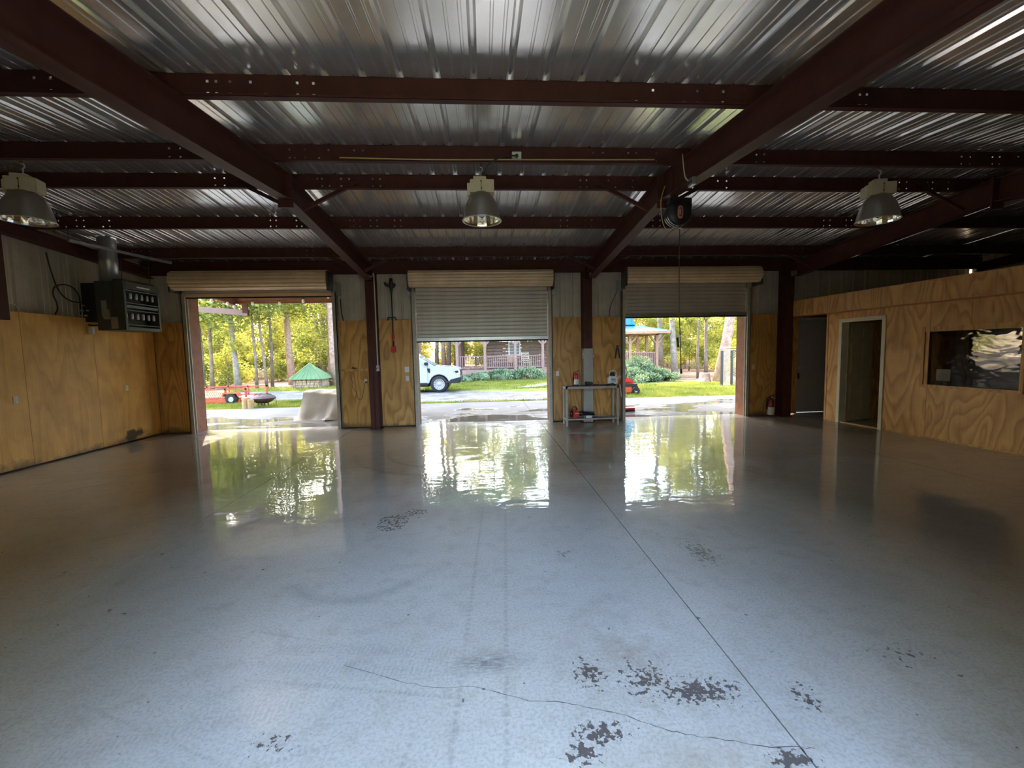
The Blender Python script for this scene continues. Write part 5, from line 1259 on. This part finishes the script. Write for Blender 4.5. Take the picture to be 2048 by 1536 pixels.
while x < -.75:
    m.bar((x, 0, zd+.05), (x+.16, 0, zr-.05), .012, .008, (0, 1, 0)).bar((x+.16, 0, zd+.05), (x, 0, zr-.05), .012, .008, (0, 1, 0)); x += .08
m.build('mesh_panel', M['casing'], rl, kind='stuff')
w = MB().lathe([(.10, -.08), (.19, -.08), (.21, -.05), (.21, .07), (.19, .1), (.10, .1)], (-.5, -.06, .21), 22, 'y').build('tyre', M['rubber'], rl, smooth=True)
MB().lathe([(.001, -.05), (.05, -.06), (.09, -.04), (.11, -.06)], (-.5, -.06, .21), 18, 'y').build('wheel_rim', M['galv'], w, smooth=True)
MB().prism([(-.80, .30), (-.76, .44), (-.24, .44), (-.20, .30), (-.24, .30), (-.28, .40), (-.72, .40), (-.76, .30)], .2, (0, -.16, 0), 'xz').build('mudguard', M['orange'], rl)
MB().prism([(-1.7, zd), (-1.1, zd), (-1.2, zd+.2), (-1.5, zd+.28), (-1.75, zd+.2)], .5, (0, .5, 0), 'xz').build('load_box', M['logend'], rl, bevel=.02)
# firewood chunks
for (u, v, w_, h_, lab) in ((492, 819, .24, .40, 'upright firewood chunk with split face, taller of two by fire pit'), (502, 819, .20, .33, 'shorter firewood chunk touching the fire pit bowl')):
    q = P(u, v, 2, -.05); t = thing('firewood_chunk', lab, 'firewood', (q.x, q.y, -.06))
    m = MB(); pr = [(w_*.5*cos(a)*(1+.12*sin(3*a)), w_*.42*sin(a)) for a in np.linspace(0, 2*pi, 12, endpoint=False)]
    m.prism(pr, h_, (0, 0, 0), 'xy'); m.build('wood', M['logend'], t, bevel=.006)
    MB().prism([(x*.8, y*.8) for x, y in pr], .008, (0, 0, h_), 'xy').build('cut_face', M['stone'], t)
# covered fire pit
q = P(527, 815, 2, -.05); zf = lambda v: P(527, v, 1, q.y).z+.06; R_ = 22.5/838*q.y
t = thing('fire_pit', 'rusty bowl fire pit with domed mesh cover on the grass', 'fire pit', (q.x, q.y, -.06))
zb_ = zf(800)
MB().lathe([(.001, zb_-.12), (R_*.45, zb_-.10), (R_*.8, zb_-.02), (R_, zb_+.06), (R_*1.0, zb_+.075)], (0, 0, 0), 28).build('bowl', M['iron'], t, smooth=True)
MB().lathe([(R_*1.02, zb_+.075), (R_*.9, zb_+.13), (R_*.6, zb_+.185), (R_*.2, zb_+.205), (.001, zb_+.206)], (0, 0, 0), 28).build('mesh_cover', M['iron'], t, smooth=True)
for k in range(8): MB().tube([(R_*1.03*cos(k*pi/4), R_*1.03*sin(k*pi/4), zb_+.08), (R_*.62*cos(k*pi/4), R_*.62*sin(k*pi/4), zb_+.19), (0, 0, zb_+.215)], .007, 5).build('cover_rib', M['black'], t)
for s in (-1, 1):
    for d in (-1, 1): MB().tube([(s*.10, d*.1, zb_-.1), (s*.13, d*.15, 0)], .018, 6).build('leg', M['iron'], t)
MB().tube([(-.13, -.15, .12), (.13, -.15, .12)], .012, 6).build('leg_brace', M['iron'], t)
MB().tube([(R_*1.0, 0, zb_+.07), (R_*1.12, 0, zb_-.05), (R_*1.06, -.05, 0)], .008, 6).build('poker', M['iron'], t)
# canvas tarp over a pile
tl = P(592, 842, 2, -.012); ttop = P(616, 782, 1, tl.y+.75); 
TX0, TY0 = tl.x, tl.y; TW = 2.35
t = thing('canvas_tarp', 'cream canvas tarp draped over a pile outside the first door', 'tarp', (TX0+TW/2, TY0+.75, -.012))
ht = ttop.z+.012; tlx = ttop.x-(TX0+TW/2)
def tarp(u, v):
    a = 2*pi*u; c, s = cos(a), sin(a)
    e = 1/max(abs(c), abs(s))**.9
    k = min(v/.42, 1.0); f = max(0, (v-.42)/.58)
    rx = abs(tlx)*k + (TW/2-abs(tlx))*f**1.25; ry = .42*k + (.34)*f**1.2
    fold = .075*abs(sin(a*5.5+2.2*f+.6))*f + .05*sin(a*15+1.7+2*f)*f*f + .03*sin(a*27)*f
    z = ht*(1-f**.9)+.03*sin(a*2+1)*(1-f) - .05*k*(1-f)*(.5+.5*sin(a*3))
    x, y = (rx+fold)*c*e, (ry+fold)*s*e
    if f > .93: x *= 1.06; y *= 1.06
    z += .03*abs(math.sin(5*x+4*y))*math.sin(6*y-3*x)+.012*math.sin(17*x-9*y)
    return Vector((x, y, max(.004, z)))
smooth_angle(MB().grid(tarp, 96, 30).build('canvas_sheet', M['canvas'], t), 50)
m = MB().ball((.35, -.72, .10), .18, 12, 8, .6); m.build('loose_fold', M['canvas'], t, smooth=True)
# green roofed shelter
q = P(626, 773, 2, -.04); zz = lambda v: P(626, v, 1, q.y).z; sc_ = q.y/838
t = thing('well_shelter', 'low stone shelter with green pyramid metal roof under the pines', 'shelter', (q.x, q.y, -.05))
hw = 31*sc_; bw_ = 24*sc_; ze = zz(757)+.05; zp = zz(726)+.05
ap = (-.1, 0, zp); cs = [(-hw, -hw, ze), (hw, -hw, ze), (hw, hw, ze), (-hw, hw, ze)]
MB().add(cs+[ap], [(0, 1, 4), (1, 2, 4), (2, 3, 4), (3, 0, 4), (3, 2, 1, 0)]).build('roof', M['greenroof'], t)
for k in range(7):
    x = -hw+hw*2*(k+.5)/7; MB().bar((x, -hw, ze+.01), (x*.15-.08, -hw*.15, ze+(zp-ze)*.85+.01), .03, .03).build('roof_seam', M['greenroof'], t)
for k in (0, 1): MB().bar(cs[k], ap, .05, .05).build('hip_cap', M['greenroof'], t)
for sx_ in (-1, 1):
    for sy_ in (-1, 1): MB().box(sx_*bw_-.06, sx_*bw_+.06, sy_*bw_-.06, sy_*bw_+.06, 0, ze).build('corner_post', M['bark'], t)
rr = random.Random(4); z = 0; row = 0
while z < ze-.04:
    x = -bw_
    while x < bw_-.05:
        w_ = rr.uniform(.14, .26); x1 = min(x+w_, bw_); MB().box(x+.008, x1-.008, -bw_-rr.uniform(.0, .03), -bw_+.12, z+.006, z+.13).build('stone', M['stone'], t, bevel=.012); x = x1
    z += .136; row += 1
MB().box(-bw_+.02, bw_, -bw_+.1, bw_, 0, ze-.02).build('core_wall', M['stone'], t)
# fallen branches beside the shelter
q = P(665, 770, 2, -.04)
t = thing('brush_pile', 'pile of pale cut branches beside the big orange pine', 'brush pile', (q.x, q.y, -.05))
for k in range(9): MB().tube([(rr.uniform(-.9, -.2), rr.uniform(-.3, .3), .05+.03*k), (rr.uniform(-.1, .3), rr.uniform(-.3, .3), .12+.03*k), (rr.uniform(.4, 1.2), rr.uniform(-.3, .3), .03+.02*k)], [.05, .045, .03], 6).build('branch', M['logend'], t, smooth=True)
# stump
q = P(1409, 763, 2, -.04); rs = 11/838*q.y; hs = P(1409, 746, 1, q.y).z+.05
t = thing('tree_stump', 'wide cut stump at the foot of the leaning pine', 'stump', (q.x, q.y, -.05))
MB().lathe([(rs*1.25, 0), (rs*1.05, .12), (rs*.95, hs*.6), (rs*.92, hs)], (0, 0, 0), 14).build('stump_bark', M['pinebark'], t, smooth=True)
MB().lathe([(rs*.92, hs), (.001, hs+.01)], (0, 0, 0), 14).build('cut_face', M['logend'], t)
# kennel panel of chain link
q = P(1443, 772, 2, -.05); KY = q.y; hk = P(1443, 696, 1, KY).z+.06
t = thing('kennel_panel', 'chain link kennel panel with dark posts on the lawn edge', 'fence panel', (q.x, KY, -.06))
k2 = P(1463, 760, 1, KY).x-q.x; k3 = P(1500, 760, 1, KY).x-q.x
for xx in (0, k2): MB().box(xx-.05, xx+.05, -.04, .04, 0, hk-.12).build('post', M['pole'], t, bevel=.01)
MB().cyl((k3, 0, 0), (k3, 0, hk), .03).build('end_post', M['galv'], t)
MB().tube([(-.02, 0, hk), (k3, 0, hk+.04)], .018, 8).build('top_rail', M['rimgrey'], t)
MB().tube([(-.02, 0, hk-.10), (k3, 0, hk-.07)], .014, 8).build('top_rail', M['rimgrey'], t)
m = MB(); x = .08
def link_bars(m, x0, x1, z0, z1, p, w):
    s = x0-(z1-z0)
    while s < x1:
        for sg in (1, -1):
            a0 = max(x0, s); a1 = min(x1, s+(z1-z0))
            if a1 > a0+.02:
                if sg > 0: m.bar((a0, 0, z0+a0-s), (a1, 0, z0+a1-s), w, w)
                else: m.bar((a0, .006, z1-(a0-s)), (a1, .006, z1-(a1-s)), w, w)
        s += p
link_bars(m, .06, k2-.06, .06, hk-.1, .075, .005); link_bars(m, k2+.06, k3, .06, hk-.1, .11, .006)
m.build('chain_mesh', M['rimgrey'], t, kind='stuff')
MB().tube([(.05, 0, .06), (k2, 0, .06)], .015, 6).build('bottom_rail', M['galv'], t)
# zero turn mower
q = P(1274, 789, 2, -.05); MY = q.y; mp = 838/MY
t = thing('riding_mower', 'red and orange riding mower parked on the lawn behind bench pier', 'mower', (P(1277, 780, 1, MY).x, MY, -.06))
zt = lambda v: P(1265, v, 1, MY).z+.06
def mx(u): return P(u, 780, 1, MY).x-t.location.x
MB().box(-1.5, mx(1266), 0, 1.15, zt(786), zt(774)).build('cutting_deck', M['orange'], t, bevel=.04)
MB().box(-1.55, mx(1275), .3, .85, zt(773), zt(765)).build('chassis', M['red'], t, bevel=.02)
MB().prism([(-1.5, zt(766)), (mx(1272), zt(766)), (mx(1266), zt(758)), (mx(1258), zt(756)), (-1.4, zt(752))], .7, (0, .22, 0), 'xz').build('engine_hood', M['red'], t, bevel=.03)
MB().box(-.75, mx(1257), .3, .85, zt(757), zt(751)).box(-.95, -.7, .3, .85, zt(757), zt(735)).build('seat', M['carglass'], t, bevel=.03)
MB().box(-1.5, mx(1276), .05, .15, zt(776), zt(768)).box(-1.5, mx(1276), 1.0, 1.1, zt(776), zt(768)).build('front_bar', M['black'], t, bevel=.01)
for yy in (0.02, 1.02):
    w = MB().lathe([(.05, -.05), (.13, -.055), (.155, -.03), (.155, .07), (.13, .095), (.05, .09)], (mx(1274)-.04, yy, .155), 18, 'y').build('caster_wheel', M['rubber'], t, smooth=True)
    MB().lathe([(.001, -.06), (.05, -.055), (.06, -.05)], (mx(1274)-.04, yy, .155), 12, 'y').build('wheel_hub', M['casing'], w)
    MB().box(mx(1274)-.09, mx(1274)+.02, yy-.07, yy-.055, .15, zt(772)).build('caster_fork', M['black'], t)
    MB().lathe([(.1, -.1), (.24, -.1), (.27, -.06), (.27, .1), (.24, .13), (.1, .13)], (-1.2, yy, .27), 20, 'y').build('drive_wheel', M['rubber'], t, smooth=True)
for yy in (.25, .9): MB().tube([(mx(1256), yy, zt(758)), (mx(1259), yy, zt(745)), (mx(1257), yy, zt(735)), (mx(1251), yy-.05, zt(732))], .016, 6).build('steering_lever', M['black'], t, smooth=True)
